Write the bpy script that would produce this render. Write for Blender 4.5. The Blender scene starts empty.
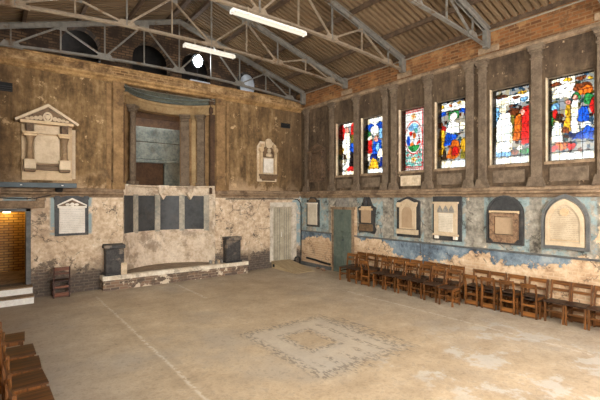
import bpy, bmesh, math, random
from mathutils import Vector, Matrix
random.seed(7)
C = bpy.context.scene.collection
scene = bpy.context.scene
PI = math.pi

# ---------------------------------------------------------------- camera, sky, light, exposure
cam = bpy.data.cameras.new('camera'); camo = bpy.data.objects.new('camera', cam); C.objects.link(camo)
cam.sensor_width = 36; cam.lens = 399.4 / 600 * 36; cam.clip_start = .02
cam.shift_y = -1.0 / 600
camo.location = (-9.035, -11.648, 2.4)
camo.rotation_euler = (PI / 2, 0, -.656)
scene.camera = camo
world = bpy.data.worlds.new('overcast_sky'); scene.world = world; world.use_nodes = True
bg = world.node_tree.nodes['Background']
SKY = 9.0
bg.inputs[0].default_value = (1.0, .995, .985, 1); bg.inputs[1].default_value = SKY
vs = scene.view_settings
vs.view_transform = 'Standard'; vs.look = 'None'; vs.gamma = 1; vs.use_curve_mapping = False
vs.exposure = 2.05
scene.cycles.use_denoising = True
scene.cycles.max_bounces = 10; scene.cycles.diffuse_bounces = 6; scene.cycles.transparent_max_bounces = 12
scene.cycles.sample_clamp_indirect = 6
BATTEN = .27

def portal(y0, y1, z0, z1, x, sgn):
    l = bpy.data.lights.new('sky_portal', 'AREA'); l.shape = 'RECTANGLE'
    l.size = (z1 - z0); l.size_y = abs(y1 - y0); l.cycles.is_portal = True
    o = bpy.data.objects.new('sky_portal', l); C.objects.link(o)
    o.location = (x, (y0 + y1) / 2, (z0 + z1) / 2)
    o.rotation_euler = (0, sgn * PI / 2, 0)
# window openings (far jamb, near jamb) on the right wall and their height
WINS = [(-1.86, -2.68), (-3.00, -3.86), (-4.45, -5.27), (-5.60, -6.44), (-7.04, -7.89), (-8.21, -9.05), (-9.60, -10.44), (-10.76, -11.60)]
WZ0, WZ1 = 3.17, 4.90
XL, XR, YB, YF = -9.4, 0.0, 0.0, -13.6
XC = -4.7
for a, b in WINS:
    portal(a, b, WZ0, WZ1, .30, 1)
    portal(a, b, WZ0, WZ1, XL - .30, -1)

REAR_FILL_WINS = [(-7.6, -6.3), (-5.35, -4.05), (-3.1, -1.8)]  # windows added behind the camera to brighten the far wall
RZ0, RZ1 = 1.6, 5.0
for a, b in REAR_FILL_WINS:
    l = bpy.data.lights.new('sky_portal', 'AREA'); l.shape = 'RECTANGLE'; l.size = b - a; l.size_y = RZ1 - RZ0; l.cycles.is_portal = True
    o = bpy.data.objects.new('sky_portal', l); C.objects.link(o); o.location = ((a + b) / 2, YF - .28, (RZ0 + RZ1) / 2); o.rotation_euler = (PI / 2, 0, 0)

# ---------------------------------------------------------------- node helper
class G:
    def __init__(s, name, rough=.9):
        s.m = bpy.data.materials.new(name); s.m.use_nodes = True
        s.t = s.m.node_tree; s.n = s.t.nodes; s.b = s.n['Principled BSDF']
        s.b.inputs['Roughness'].default_value = rough
        s.b.inputs['Specular IOR Level'].default_value = .3
        s._pos = None
    def pos(s):
        if s._pos is None:
            s._pos = s.n.new('ShaderNodeNewGeometry').outputs['Position']
        return s._pos
    def obj(s): return s.n.new('ShaderNodeTexCoord').outputs['Object']
    def link(s, a, b): s.t.links.new(a, b)
    def put(s, sock, v):
        if hasattr(v, 'is_output'): s.link(v, sock)
        elif isinstance(v, (tuple, list)): sock.default_value = tuple(v) + ((1,) if len(v) == 3 and len(sock.default_value) == 4 else ())
        else: sock.default_value = v
    def scale(s, v, sc, off=(0, 0, 0), rot=(0, 0, 0)):
        m = s.n.new('ShaderNodeMapping'); s.link(v, m.inputs[0]); m.inputs['Scale'].default_value = sc
        m.inputs['Location'].default_value = off; m.inputs['Rotation'].default_value = rot
        return m.outputs[0]
    def noise(s, sc, det=4, ro=.55, vec=None, dist=0):
        n = s.n.new('ShaderNodeTexNoise'); s.link(vec if vec is not None else s.pos(), n.inputs['Vector'])
        n.inputs['Scale'].default_value = sc; n.inputs['Detail'].default_value = det
        n.inputs['Roughness'].default_value = ro; n.inputs['Distortion'].default_value = dist
        return n.outputs['Fac']
    def voro(s, sc, vec=None, feat='F1', out='Distance'):
        n = s.n.new('ShaderNodeTexVoronoi'); n.feature = feat
        s.link(vec if vec is not None else s.pos(), n.inputs['Vector']); n.inputs['Scale'].default_value = sc
        return n.outputs[out]
    def ramp(s, f, stops):
        r = s.n.new('ShaderNodeValToRGB'); e = r.color_ramp.elements
        while len(e) < len(stops): e.new(.5)
        for k, (p, c) in enumerate(stops):
            e[k].position = p
            e[k].color = (c, c, c, 1) if isinstance(c, (int, float)) else tuple(c) + (1,)
        s.put(r.inputs[0], f); return r.outputs[0]
    def mix(s, f, a, b, mode='MIX'):
        n = s.n.new('ShaderNodeMix'); n.data_type = 'RGBA'; n.blend_type = mode
        s.put(n.inputs[0], f); s.put(n.inputs[6], a); s.put(n.inputs[7], b); return n.outputs[2]
    def math(s, op, a, b=0.0, clamp=False):
        n = s.n.new('ShaderNodeMath'); n.operation = op; n.use_clamp = clamp
        s.put(n.inputs[0], a); s.put(n.inputs[1], b); return n.outputs[0]
    def sep(s, v=None):
        n = s.n.new('ShaderNodeSeparateXYZ'); s.link(v if v is not None else s.pos(), n.inputs[0]); return n.outputs
    def comb(s, x, y, z):
        n = s.n.new('ShaderNodeCombineXYZ'); s.put(n.inputs[0], x); s.put(n.inputs[1], y); s.put(n.inputs[2], z); return n.outputs[0]
    def step(s, v, lo, hi):
        n = s.n.new('ShaderNodeMapRange'); n.interpolation_type = 'SMOOTHSTEP'
        s.put(n.inputs[0], v); n.inputs[1].default_value = lo; n.inputs[2].default_value = hi
        return n.outputs[0]
    def box(s, a, a0, a1, b, b0, b1, soft=.03):
        w = s.math('MULTIPLY', s.step(a, a0 - soft, a0 + soft), s.step(a, a1 + soft, a1 - soft))
        h = s.math('MULTIPLY', s.step(b, b0 - soft, b0 + soft), s.step(b, b1 + soft, b1 - soft))
        return s.math('MULTIPLY', w, h)
    def any(s, *ms):
        r = ms[0]
        for m in ms[1:]: r = s.math('MAXIMUM', r, m)
        return r
    def brick(s, vec, c1, c2, mortar, sc=1, w=.22, h=.075, ms=.012):
        n = s.n.new('ShaderNodeTexBrick'); s.link(vec, n.inputs['Vector'])
        s.put(n.inputs['Color1'], c1); s.put(n.inputs['Color2'], c2); s.put(n.inputs['Mortar'], mortar)
        n.inputs['Scale'].default_value = sc; n.inputs['Brick Width'].default_value = w; n.inputs['Row Height'].default_value = h
        n.inputs['Mortar Size'].default_value = ms
        return n.outputs['Color'], n.outputs['Fac']
    def out(s, col, h=None, bump=.3, dist=.02, rough=None):
        s.put(s.b.inputs['Base Color'], col)
        if h is not None:
            b = s.n.new('ShaderNodeBump'); b.inputs['Strength'].default_value = bump; b.inputs['Distance'].default_value = dist
            s.put(b.inputs['Height'], h); s.link(b.outputs[0], s.b.inputs['Normal'])
        if rough is not None: s.put(s.b.inputs['Roughness'], rough)
        return s.m

def lin(r, g, b):
    f = lambda c: ((c / 255 + .055) / 1.055) ** 2.4 if c > 10 else c / 255 / 12.92
    return (f(r), f(g), f(b))

def stone(name, c1, c2, sc=6, rough=.8, bump=.25, stain=None, stain_amt=.6, con=.7):
    g = G(name, rough); n = g.math('ADD', g.math('MULTIPLY', g.noise(sc, 9, .7), .65), g.math('MULTIPLY', g.noise(sc * 5, 6, .7), .35))
    k = 1.12
    col = g.ramp(n, [(.5 - .12 / con, tuple(c * (1 - .28 * con) for c in c1)), (.5 - .05 / con, c1), (.5 + .05 / con, c2), (.5 + .16 / con, tuple(min(.9, c * k) for c in c2))])
    if stain:
        col = g.mix(g.math('MULTIPLY', g.step(g.noise(sc * .6, 9, .72), .51, .62), stain_amt * .8), col, stain)
    return g.out(col, n, min(1, bump * 1.5), .015)

def wood(name, c1, c2, rough=.45, ax=2):
    g = G(name, rough); sc = [22, 22, 22]; sc[ax] = 1.6
    v = g.scale(g.obj(), sc); n = g.noise(1, 5, .6, v, .6)
    inf = g.n.new('ShaderNodeObjectInfo').outputs['Random']
    col = g.mix(g.step(n, .3, .7), c1, c2)
    k = g.math('ADD', .72, g.math('MULTIPLY', inf, .5))
    col = g.mix(1.0, col, g.comb(k, k, k), 'MULTIPLY')
    return g.out(col, n, .15, .004)

def metal(name, c, rough=.55, metallic=.2, rust=None):
    g = G(name, rough); g.b.inputs['Metallic'].default_value = metallic
    col = g.mix(g.step(g.noise(9, 5, .6), .35, .7), c, tuple(x * .72 for x in c))
    if rust: col = g.mix(g.step(g.noise(3.5, 5, .65), .54, .7), col, rust)
    return g.out(col, g.noise(40, 3), .1, .004)

def emit(name, c, s):
    m = bpy.data.materials.new(name); m.use_nodes = True; t = m.node_tree
    t.nodes.clear(); e = t.nodes.new('ShaderNodeEmission'); o = t.nodes.new('ShaderNodeOutputMaterial')
    e.inputs[0].default_value = tuple(c) + (1,); e.inputs[1].default_value = s; t.links.new(e.outputs[0], o.inputs[0]); return m

# ---------------------------------------------------------------- materials
M = {}
def wall_back_mat():
    g = G('stained_plaster'); x, y, z = g.sep()
    p = g.pos()
    n1 = g.noise(.8, 9, .66); n2 = g.noise(3.0, 10, .74); n3 = g.noise(9, 4, .62); n4 = g.noise(1.5, 10, .7, g.scale(p, (1, 1, 1), (7, 3, 5)))
    streak = g.noise(1, 9, .72, g.scale(p, (3.2, 3.2, .8)))
    t = g.math('ADD', g.math('MULTIPLY', streak, .55), g.math('ADD', g.math('MULTIPLY', n4, .28), g.math('MULTIPLY', n3, .17)))
    up = g.ramp(t, [(.37, lin(58, 44, 29)), (.45, lin(100, 77, 49)), (.52, lin(132, 104, 69)), (.59, lin(162, 132, 94)), (.67, lin(192, 166, 128))])
    up = g.mix(g.math('MULTIPLY', g.step(n1, .52, .68), .5), up, lin(82, 62, 42))
    up = g.mix(g.step(g.math('ADD', n2, g.math('MULTIPLY', n4, .3)), .74, .78), up, lin(196, 164, 122))
    up = g.mix(g.math('MULTIPLY', g.step(n2, .38, .33), .6), up, lin(64, 48, 34))
    base = g.math('MULTIPLY', g.step(g.math('ADD', z, g.math('MULTIPLY', n2, 1.0)), 3.7, 3.1), g.step(n4, .44, .52))
    up = g.mix(g.math('MULTIPLY', base, .8), up, lin(186, 156, 122))
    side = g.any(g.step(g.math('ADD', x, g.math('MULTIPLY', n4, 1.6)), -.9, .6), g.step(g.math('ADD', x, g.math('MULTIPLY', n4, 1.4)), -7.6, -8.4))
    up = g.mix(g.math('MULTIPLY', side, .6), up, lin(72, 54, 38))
    # lower pale zone
    lo = g.ramp(g.math('ADD', g.math('MULTIPLY', n2, .55), g.math('MULTIPLY', n3, .45)), [(.33, lin(146, 121, 97)), (.45, lin(192, 164, 134)), (.54, lin(214, 190, 160)), (.66, lin(240, 226, 204))])
    lo = g.mix(g.math('MULTIPLY', g.step(n4, .53, .6), .5), lo, lin(160, 132, 108))
    lo = g.mix(g.step(g.noise(2.4, 9, .76, g.scale(p, (1, 1, 1), (3, 9, 1))),   .575, .61), lo, lin(120, 104, 88))
    bc, bf = g.brick(g.comb(x, z, 0), lin(134, 110, 90), lin(104, 92, 82), lin(156, 138, 118), ms=.012)
    bc = g.mix(g.math('MULTIPLY', g.step(n3, .5, .6), .5), bc, lin(78, 70, 64))
    bm = g.step(g.math('ADD', g.math('MULTIPLY', n2, .5), g.math('ADD', g.math('MULTIPLY', n4, .5), g.math('MULTIPLY', z, -.42))), .235, .265)
    low = g.mix(bm, lo, bc)
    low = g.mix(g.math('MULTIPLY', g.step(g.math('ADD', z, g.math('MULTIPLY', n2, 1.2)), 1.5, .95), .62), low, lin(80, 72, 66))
    cv = g.n.new('ShaderNodeVectorMath'); cv.operation = 'ADD'; g.link(p, cv.inputs[0]); cw = g.noise(2.2, 4, .6)
    g.link(g.comb(cw, cw, cw), cv.inputs[1])
    crk = g.math('MULTIPLY', g.step(g.voro(.85, cv.outputs[0], 'DISTANCE_TO_EDGE'), .014, .006), g.step(n4, .46, .5))
    low = g.mix(g.math('MULTIPLY', crk, .6), low, lin(58, 50, 44))
    blue = g.any(g.box(x, -7.90, -7.80, z, 1.5, 2.5), g.box(x, -7.06, -6.97, z, 1.5, 2.5), g.box(x, -8.85, -8.0, z, 2.34, 2.55),
                 g.box(x, -.42, .1, z, .7, 2.5))
    low = g.mix(g.math('MULTIPLY', blue, g.step(n2, .58, .5)), low, lin(148, 164, 164))
    hi = g.step(g.math('ADD', z, g.math('MULTIPLY', n3, .12)), 2.56, 2.66)
    col = g.mix(hi, low, up)
    bc2, bf2 = g.brick(g.comb(x, z, 0), lin(142, 106, 66), lin(104, 76, 46), lin(168, 134, 92))
    band = g.ramp(n2, [(.38, lin(94, 70, 46)), (.5, lin(148, 116, 78)), (.6, lin(190, 156, 112))])
    col = g.mix(g.step(z, 5.62, 5.7), col, g.mix(g.step(n4, .5, .44), band, bc2))
    h = g.math('ADD', g.math('MULTIPLY', n3, .5), g.math('ADD', g.math('MULTIPLY', n2, 1.2), g.math('MULTIPLY', g.math('MULTIPLY', bm, bf), -.6)))
    return g.out(col, h, .8, .05)
def wall_right_mat():
    g = G('peeling_painted_plaster'); x, y, z = g.sep()
    p = g.pos()
    n1 = g.noise(.8, 9, .66); n2 = g.noise(3.2, 10, .74); n3 = g.noise(9, 4, .62); n4 = g.noise(1.5, 10, .7, g.scale(p, (1, 1, 1), (2, 8, 4)))
    streak = g.noise(1, 9, .72, g.scale(p, (3.4, 3.4, .8)))
    t = g.math('ADD', g.math('MULTIPLY', streak, .55), g.math('ADD', g.math('MULTIPLY', n4, .28), g.math('MULTIPLY', n3, .17)))
    up = g.ramp(t, [(.37, lin(42, 32, 23)), (.45, lin(72, 57, 42)), (.53, lin(94, 76, 57)), (.60, lin(116, 96, 74)), (.68, lin(146, 124, 98))])
    up = g.mix(g.math('MULTIPLY', g.step(n1, .5, .66), .5), up, lin(62, 47, 34))
    up = g.mix(g.step(g.math('ADD', n2, g.math('MULTIPLY', n4, .3)), .76, .80), up, lin(164, 140, 112))
    brk, bf = g.brick(g.comb(y, z, 0), lin(142, 90, 48), lin(92, 57, 31), lin(128, 96, 63))
    brk = g.mix(g.math('MULTIPLY', g.step(n2, .5, .62), .7), brk, lin(92, 64, 40)); brk = g.mix(g.math('MULTIPLY', g.step(n4, .52, .6), .6), brk, lin(160, 120, 78))
    isb = g.step(g.math('ADD', z, g.math('MULTIPLY', n3, .05)), 5.71, 5.74)
    up = g.mix(isb, up, brk)
    # dado band: grey with light blue panels
    grey = g.ramp(g.math('ADD', g.math('MULTIPLY', n2, .7), g.math('MULTIPLY', n3, .3)), [(.38, lin(98, 92, 82)), (.48, lin(138, 130, 116)), (.56, lin(168, 158, 142)), (.68, lin(204, 192, 172))])
    bl = g.any(*[g.math('SUBTRACT', g.box(y, b, a, z, 1.26, 2.6, .02), 0.0) for a, b in ((.1, -1.5), (-2.83, -3.88), (-4.29, -5.28), (-5.52, -6.46), (-6.91, -7.90), (-8.14, -9.1), (-9.6, -10.4))])
    blue1 = g.ramp(n2, [(.38, lin(112, 122, 118)), (.5, lin(148, 164, 162)), (.62, lin(178, 188, 182))])
    mid = g.mix(g.math('MULTIPLY', bl, g.step(g.math('ADD', g.math('MULTIPLY', n2, .6), g.math('MULTIPLY', n4, .4)), .53, .48)), grey, blue1)
    deep = g.ramp(g.math('ADD', g.math('MULTIPLY', n1, .5), g.math('MULTIPLY', n2, .5)), [(.38, lin(74, 80, 86)), (.46, lin(100, 112, 122)), (.54, lin(128, 142, 150)), (.62, lin(164, 170, 170))])
    n5 = g.math('ADD', g.math('MULTIPLY', n4, .6), g.math('MULTIPLY', g.noise(4.5, 8, .75), .4))
    def ell(cy, ry, cz, rz):
        return g.math('SUBTRACT', 1.0, g.math('ADD', g.math('POWER', g.math('DIVIDE', g.math('ADD', y, -cy), ry), 2.0), g.math('POWER', g.math('DIVIDE', g.math('ADD', z, -cz), rz), 2.0)))
    blob = g.any(*[g.step(ell(*e), -.9, .7) for e in ((-3.35, .85, .7, .5), (-9.4, 1.7, .35, .85), (-.9, .95, .45, .55), (-6.9, .9, .45, .6))])
    pe = g.math('ADD', g.math('MULTIPLY', n5, 1.25), g.math('ADD', g.math('MULTIPLY', z, -.22), g.math('MULTIPLY', blob, .24)))
    peel = g.step(pe, .472, .487)
    bare = g.ramp(g.math('ADD', g.math('MULTIPLY', n2, .7), g.math('MULTIPLY', n3, .3)), [(.38, lin(160, 124, 92)), (.48, lin(206, 172, 136)), (.58, lin(226, 200, 166)), (.68, lin(240, 224, 198))])
    bb, _ = g.brick(g.comb(y, z, 0), lin(200, 162, 124), lin(178, 141, 106), lin(204, 176, 144))
    bare = g.mix(g.math('MULTIPLY', g.step(g.math('ADD', pe, g.math('MULTIPLY', n2, .2)), .72, .8), .8), bare, bb)
    dd = g.mix(peel, deep, bare)
    low = g.mix(g.step(g.math('ADD', z, g.math('MULTIPLY', n3, .03)), 1.24, 1.26), dd, mid)
    peel2 = g.step(g.math('ADD', n5, g.math('MULTIPLY', g.step(y, -9.0, -9.3), .14)), .585, .595)
    low = g.mix(peel2, low, bare)
    low = g.mix(g.math('MULTIPLY', g.step(n2, .40, .36), .7), low, lin(70, 62, 55))
    low = g.mix(g.math('MULTIPLY', g.step(g.math('ADD', z, g.math('MULTIPLY', n2, .35)), 2.52, 2.66), .5), low, lin(84, 72, 58))  # dark band under the ledge, its shade put into the wall colour
    cv = g.n.new('ShaderNodeVectorMath'); cv.operation = 'ADD'; g.link(p, cv.inputs[0]); cw = g.noise(2.2, 4, .6)
    g.link(g.comb(cw, cw, cw), cv.inputs[1])
    crk = g.math('MULTIPLY', g.step(g.voro(.85, cv.outputs[0], 'DISTANCE_TO_EDGE'), .014, .006), g.step(n4, .46, .5))
    low = g.mix(g.math('MULTIPLY', crk, .6), low, lin(58, 50, 44))
    jm = g.any(g.box(y, -1.82, -1.64, z, 0, 2.15), g.box(y, -2.84, -2.66, z, .2, 2.15))
    low = g.mix(jm, low, bare)
    col = g.mix(g.step(z, 2.5, 2.56), low, up)
    h = g.math('ADD', g.math('MULTIPLY', n3, .5), g.math('ADD', g.math('MULTIPLY', n2, 1.2), g.math('MULTIPLY', peel, -.35)))
    return g.out(col, h, .8, .05)
def floor_mat():
    g = G('worn_concrete', .75); x, y, z = g.sep(); p_ = g.pos()
    n1 = g.noise(.45, 8, .66); n3 = g.noise(11, 5, .68)
    n2 = g.math('ADD', g.math('MULTIPLY', g.noise(1.6, 10, .74), .5), g.math('MULTIPLY', n3, .5))
    col = g.ramp(n2, [(.32, lin(126, 111, 92)), (.44, lin(163, 145, 122)), (.55, lin(184, 166, 142)), (.68, lin(212, 197, 176))])
    col = g.mix(g.math('MULTIPLY', g.step(n1, .5, .66), .6), col, lin(158, 150, 140))
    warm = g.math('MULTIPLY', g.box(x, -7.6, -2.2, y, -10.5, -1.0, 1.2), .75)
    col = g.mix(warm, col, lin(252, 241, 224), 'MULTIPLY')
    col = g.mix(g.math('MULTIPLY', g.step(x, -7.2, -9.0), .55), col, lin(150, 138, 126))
    fl = g.math('MULTIPLY', g.step(n3, .53, .6), .4)
    col = g.mix(fl, col, lin(110, 96, 80))
    # pale seams
    wv = g.math('MULTIPLY', g.math('SUBTRACT', g.noise(1.4, 3), .5), .10)
    xx = g.math('ADD', x, wv); yy = g.math('ADD', y, wv)
    ln = g.any(g.box(xx, -7.03, -6.98, yy, -7.5, -.8, .02), g.box(xx, -4.97, -4.90, yy, -2.6, -.6, .02), g.box(xx, -1.75, -1.69, yy, -9.5, -4.0, .02))
    col = g.mix(g.math('MULTIPLY', g.math('MULTIPLY', ln, g.step(n3, .44, .52)), .45), col, lin(212, 200, 182))
    ln2 = g.any(g.box(xx, -7.12, -7.04, yy, -9.5, -2.8, .02), g.box(xx, -9.2, -2.0, yy, -2.72, -2.67, .02), g.box(xx, -6.92, -6.86, yy, -9.5, -3.8, .02))
    col = g.mix(g.math('MULTIPLY', ln2, .16), col, lin(136, 116, 94))
    # ghost of a removed fitting: grey ring with dark torn edges
    rag = g.math('MULTIPLY', g.math('SUBTRACT', g.noise(5, 6, .75), .5), .45)
    px = g.math('ADD', x, rag); py = g.math('ADD', y, rag)
    outer = g.box(px, -5.5, -3.72, py, -7.55, -5.45, .12)
    core = g.box(px, -5.02, -4.45, py, -6.75, -5.95, .05)
    grey = g.math('MULTIPLY', outer, g.math('SUBTRACT', 1.0, core))
    col = g.mix(g.math('MULTIPLY', grey, .45), col, lin(172, 162, 148))
    rag2 = g.math('MULTIPLY', g.math('SUBTRACT', g.noise(3, 3, .6), .5), .12)
    qx = g.math('ADD', x, rag2); qy = g.math('ADD', y, rag2)
    rim = g.math('SUBTRACT', g.box(qx, -5.6, -3.6, qy, -7.65, -5.33, .06), g.box(qx, -5.40, -3.82, qy, -7.42, -5.55, .06))
    rim2 = g.math('SUBTRACT', g.box(qx, -5.12, -4.36, qy, -6.85, -5.85, .05), g.box(qx, -4.96, -4.52, qy, -6.7, -6.0, .05))
    bars = g.math('MULTIPLY', g.box(qx, -4.25, -3.35, qy, -7.5, -5.75, .08), g.step(g.math('SINE', g.math('MULTIPLY', qx, 21.0)), .1, .6))
    bars2 = g.math('MULTIPLY', g.box(qx, -5.3, -3.5, qy, -7.75, -7.05, .08), g.step(g.math('SINE', g.math('MULTIPLY', qx, 21.0)), .1, .6))
    fleck = g.step(g.noise(1, 3, .6, g.scale(p_, (22, 9, 1))), .47, .56)
    ink = g.math('MULTIPLY', g.any(rim, rim2, bars, bars2), fleck)
    col = g.mix(g.math('MULTIPLY', ink, .62), col, lin(98, 87, 74))
    # pale scuffs to the near right
    sc = g.math('MULTIPLY', g.box(x, -4.6, -.9, y, -11.5, -7.6, .5), g.step(g.noise(1.7, 6, .7), .52, .6))
    col = g.mix(g.math('MULTIPLY', sc, .6), col, lin(186, 180, 170))
    return g.out(col, g.math('ADD', n2, g.math('MULTIPLY', n3, .5)), .3, .012, g.ramp(n1, [(.35, .55), (.7, .85)]))
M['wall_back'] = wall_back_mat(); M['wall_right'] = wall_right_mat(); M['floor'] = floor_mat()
def roof_mat():
    g = G('weathered_sheet', .8)
    n = g.noise(.7, 4, .6); n2 = g.noise(2.2, 4, .6)
    col = g.ramp(n, [(.3, lin(90, 71, 50)), (.5, lin(110, 88, 63)), (.7, lin(126, 103, 76))])
    return g.out(g.mix(g.math('MULTIPLY', g.step(n2, .5, .62), .15), col, lin(88, 70, 52)))
M['roof'] = roof_mat()
def dark_brick():
    g = G('sooty_brick'); x, y, z = g.sep()
    c, f = g.brick(g.comb(x, z, 0), lin(106, 80, 56), lin(70, 54, 40), lin(60, 48, 38))
    n = g.noise(2.5, 5, .65)
    return g.out(g.mix(g.step(n, .45, .65), c, lin(52, 40, 32)), f, -.4, .02)
M['dark_brick'] = dark_brick()
def yellow_lit_brick():
    g = G('brick_tinted_by_lamp', .45); x, y, z = g.sep()
    c, f = g.brick(g.comb(g.math('ADD', x, y), z, 0), lin(206, 160, 84), lin(176, 130, 66), lin(120, 90, 52))  # yellow light of the passage lamp put into the brick colour
    return g.out(c, f, -.3, .02)
M['yellow_lit_brick'] = yellow_lit_brick()
def step_brick():
    g = G('rubble_brick_edge'); x, y, z = g.sep(); n = g.noise(4, 5, .65)
    c, f = g.brick(g.comb(g.math('ADD', x, y), z, 0), lin(146, 114, 90), lin(96, 82, 72), lin(150, 132, 112), ms=.01)
    c = g.mix(g.math('MULTIPLY', g.step(g.noise(2.3, 6, .7), .5, .58), .8), c, lin(96, 82, 70))
    return g.out(g.mix(g.step(n, .56, .60), c, lin(212, 194, 168)), g.math('ADD', n, f), .5, .03)
M['step_brick'] = step_brick()
M['apse_grey'] = stone('grey_beige_rib_plaster', lin(146, 140, 126), lin(186, 172, 152), 3, stain=lin(116, 124, 122))
M['slab_white'] = stone('whitewashed_slab', lin(204, 186, 160), lin(232, 220, 200), 4, stain=lin(110, 92, 76), stain_amt=.7)
M['dust_floor'] = stone('brown_dust', lin(122, 104, 86), lin(150, 130, 108), 4)
M['cove'] = stone('olive_grey_cove_plaster', lin(70, 70, 60), lin(98, 98, 84), 4, stain=lin(56, 50, 40))
M['cream_stone'] = stone('cream_painted_stone', lin(186, 160, 128), lin(224, 204, 174), 3.5, stain=lin(120, 98, 78), con=.5)
M['ledge'] = stone('dirty_ledge_plaster', lin(118, 96, 74), lin(156, 130, 102), 3, stain=lin(82, 62, 46), stain_amt=.8)
M['cornice'] = stone('ochre_cornice_plaster', lin(136, 104, 64), lin(180, 142, 94), 3, stain=lin(96, 66, 38))
M['pilaster'] = stone('brown_pilaster_plaster', lin(92, 76, 60), lin(122, 104, 84), 5, stain=lin(62, 49, 37), con=.5)
M['ochre_pilaster'] = stone('ochre_pilaster_plaster', lin(116, 88, 56), lin(156, 122, 82), 3, stain=lin(76, 56, 38), stain_amt=.8, con=.5)
M['yellow_plaster'] = stone('yellow_plaster', lin(138, 112, 76), lin(170, 142, 102), 3, stain=lin(120, 86, 48), con=.5)
M['grey_plaster'] = stone('blue_grey_plaster', lin(92, 102, 100), lin(132, 138, 130), 3, stain=lin(80, 74, 64))
M['apse_plaster'] = stone('pale_apse_plaster', lin(196, 172, 144), lin(226, 208, 184), 3, stain=lin(128, 104, 84), stain_amt=.8)
M['dark_void'] = stone('unlit_void_black', lin(20, 17, 15), lin(32, 27, 23), 3)  # darkness of the unlit loft and gaps put into the colour
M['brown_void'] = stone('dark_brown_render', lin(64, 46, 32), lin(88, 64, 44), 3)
M['white_marble'] = stone('white_marble', lin(216, 204, 186), lin(236, 226, 210), 5, .45, .05, lin(188, 172, 150), .6, con=.35)
M['cream_marble'] = stone('cream_marble', lin(182, 158, 128), lin(208, 185, 152), 5, .5, .08, lin(156, 130, 100), .4, con=.35)
M['mon_stone'] = stone('honey_monument_stone', lin(186, 156, 118), lin(212, 184, 146), 4, .6, .15, lin(150, 120, 88), .5, con=.35)
M['mon_dark'] = stone('dark_honey_monument_stone', lin(92, 71, 50), lin(128, 102, 74), 5, .6, .2, lin(72, 54, 38), .8, con=.35)  # darker honey stone; cornice and relief shading partly put into its colour
M['mon_mid'] = stone('brown_honey_column_stone', lin(126, 100, 72), lin(160, 131, 98), 5, .6, .2, lin(92, 70, 50), .6, con=.4)
M['deep_brown_mon'] = stone('deep_brown_monument', lin(78, 60, 44), lin(112, 88, 66), 5, .7, .25, lin(52, 38, 28), .8)  # dark brown for the corner monument and the blocks under the pediment
M['grey_stone'] = stone('grey_memorial_stone', lin(116, 110, 102), lin(150, 142, 130), 5, .6, .15)
M['slate'] = stone('black_slate', lin(44, 43, 42), lin(62, 60, 58), 4, .5, .15, lin(96, 86, 76), .5)
M['soot_block'] = stone('soot_blackened_stone', lin(48, 45, 43), lin(72, 68, 64), 5, .6, .3, lin(150, 132, 112), .75)
M['blue_slate'] = stone('blue_black_slate_panel', lin(58, 58, 58), lin(74, 74, 73), 2, .5, .08, lin(92, 82, 72), .4)
M['brown_marble'] = stone('brown_carved_marble', lin(104, 76, 54), lin(152, 120, 90), 14, .45, .3, lin(72, 52, 38), .8)
M['tan_stone'] = stone('tan_tablet_stone', lin(156, 128, 98), lin(178, 150, 118), 6, .6, .12, con=.35)
def inscribed(name, c1, c2, mark, axis, rows=17, lo=.5):
    g = G(name, .5); v = g.obj(); s = g.sep(v); h = s[0 if axis == 'x' else 1]; z = s[2]
    n = g.noise(5, 5, .6)
    base = g.mix(g.step(n, .3, .7), c1, c2)
    rr = g.math('MULTIPLY', z, rows); fr = g.math('FRACT', rr); fl = g.math('FLOOR', rr)
    row = g.math('MULTIPLY', g.step(fr, .32, .4), g.step(fr, .68, .6))
    wn = g.noise(1, 2, .5, g.comb(g.math('MULTIPLY', h, 40.0), g.math('MULTIPLY', fl, 7.3), 0))
    k = g.math('MULTIPLY', g.math('MULTIPLY', row, g.step(wn, .42, .5)), lo)
    return g.out(g.mix(k, base, mark), n, .05, .004)
M['ins_white'] = inscribed('worn_inscription_white', lin(206, 194, 178), lin(222, 212, 198), lin(150, 140, 128), 'x', 22)
M['ins_white_y'] = inscribed('worn_inscription_white_side', lin(196, 180, 156), lin(214, 200, 178), lin(140, 126, 110), 'y', 24)
M['ins_cream_y'] = inscribed('worn_inscription_cream_side', lin(176, 156, 128), lin(196, 177, 148), lin(136, 114, 90), 'y', 26)
M['door_grey'] = stone('grey_green_door_paint', lin(162, 150, 128), lin(186, 174, 150), 3, .6, .1, lin(124, 116, 98), .5)
M['door_green'] = stone('dull_green_door_paint', lin(86, 95, 85), lin(102, 110, 98), 3, .55, .1, lin(72, 80, 74), .5)
M['frame_brown'] = stone('brown_window_frame', lin(92, 78, 62), lin(120, 104, 84), 5, .7, .1)
M['frame_grey'] = stone('dark_grey_frame_paint', lin(82, 82, 80), lin(106, 104, 100), 4, .6, .1)
M['pale_frame'] = stone('pale_frame_paint', lin(186, 172, 152), lin(214, 202, 184), 4, .7, .1, lin(130, 116, 98))
M['truss'] = metal('grey_truss_paint', lin(132, 126, 116), .5, .25, lin(104, 84, 62))
M['truss_warm'] = metal('brown_grey_truss_paint', lin(152, 134, 112), .5, .2, lin(112, 84, 56))
M['purlin'] = stone('dark_purlin_timber', lin(70, 54, 40), lin(92, 72, 54), 5)
M['steel'] = metal('dark_grey_steel', lin(74, 80, 82), .5, .4)
M['black'] = metal('black_rubber', lin(34, 34, 34), .7, 0)
M['conduit'] = metal('dark_conduit', lin(44, 42, 40), .5, .3)
M['light_conduit'] = metal('pale_conduit', lin(150, 140, 124), .5, .3)
M['white_paint'] = stone('white_paint', lin(216, 210, 200), lin(230, 226, 216), 6, .5, .05)
M['chair'] = wood('honey_chair_wood', lin(66, 40, 18), lin(130, 80, 36))
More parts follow.
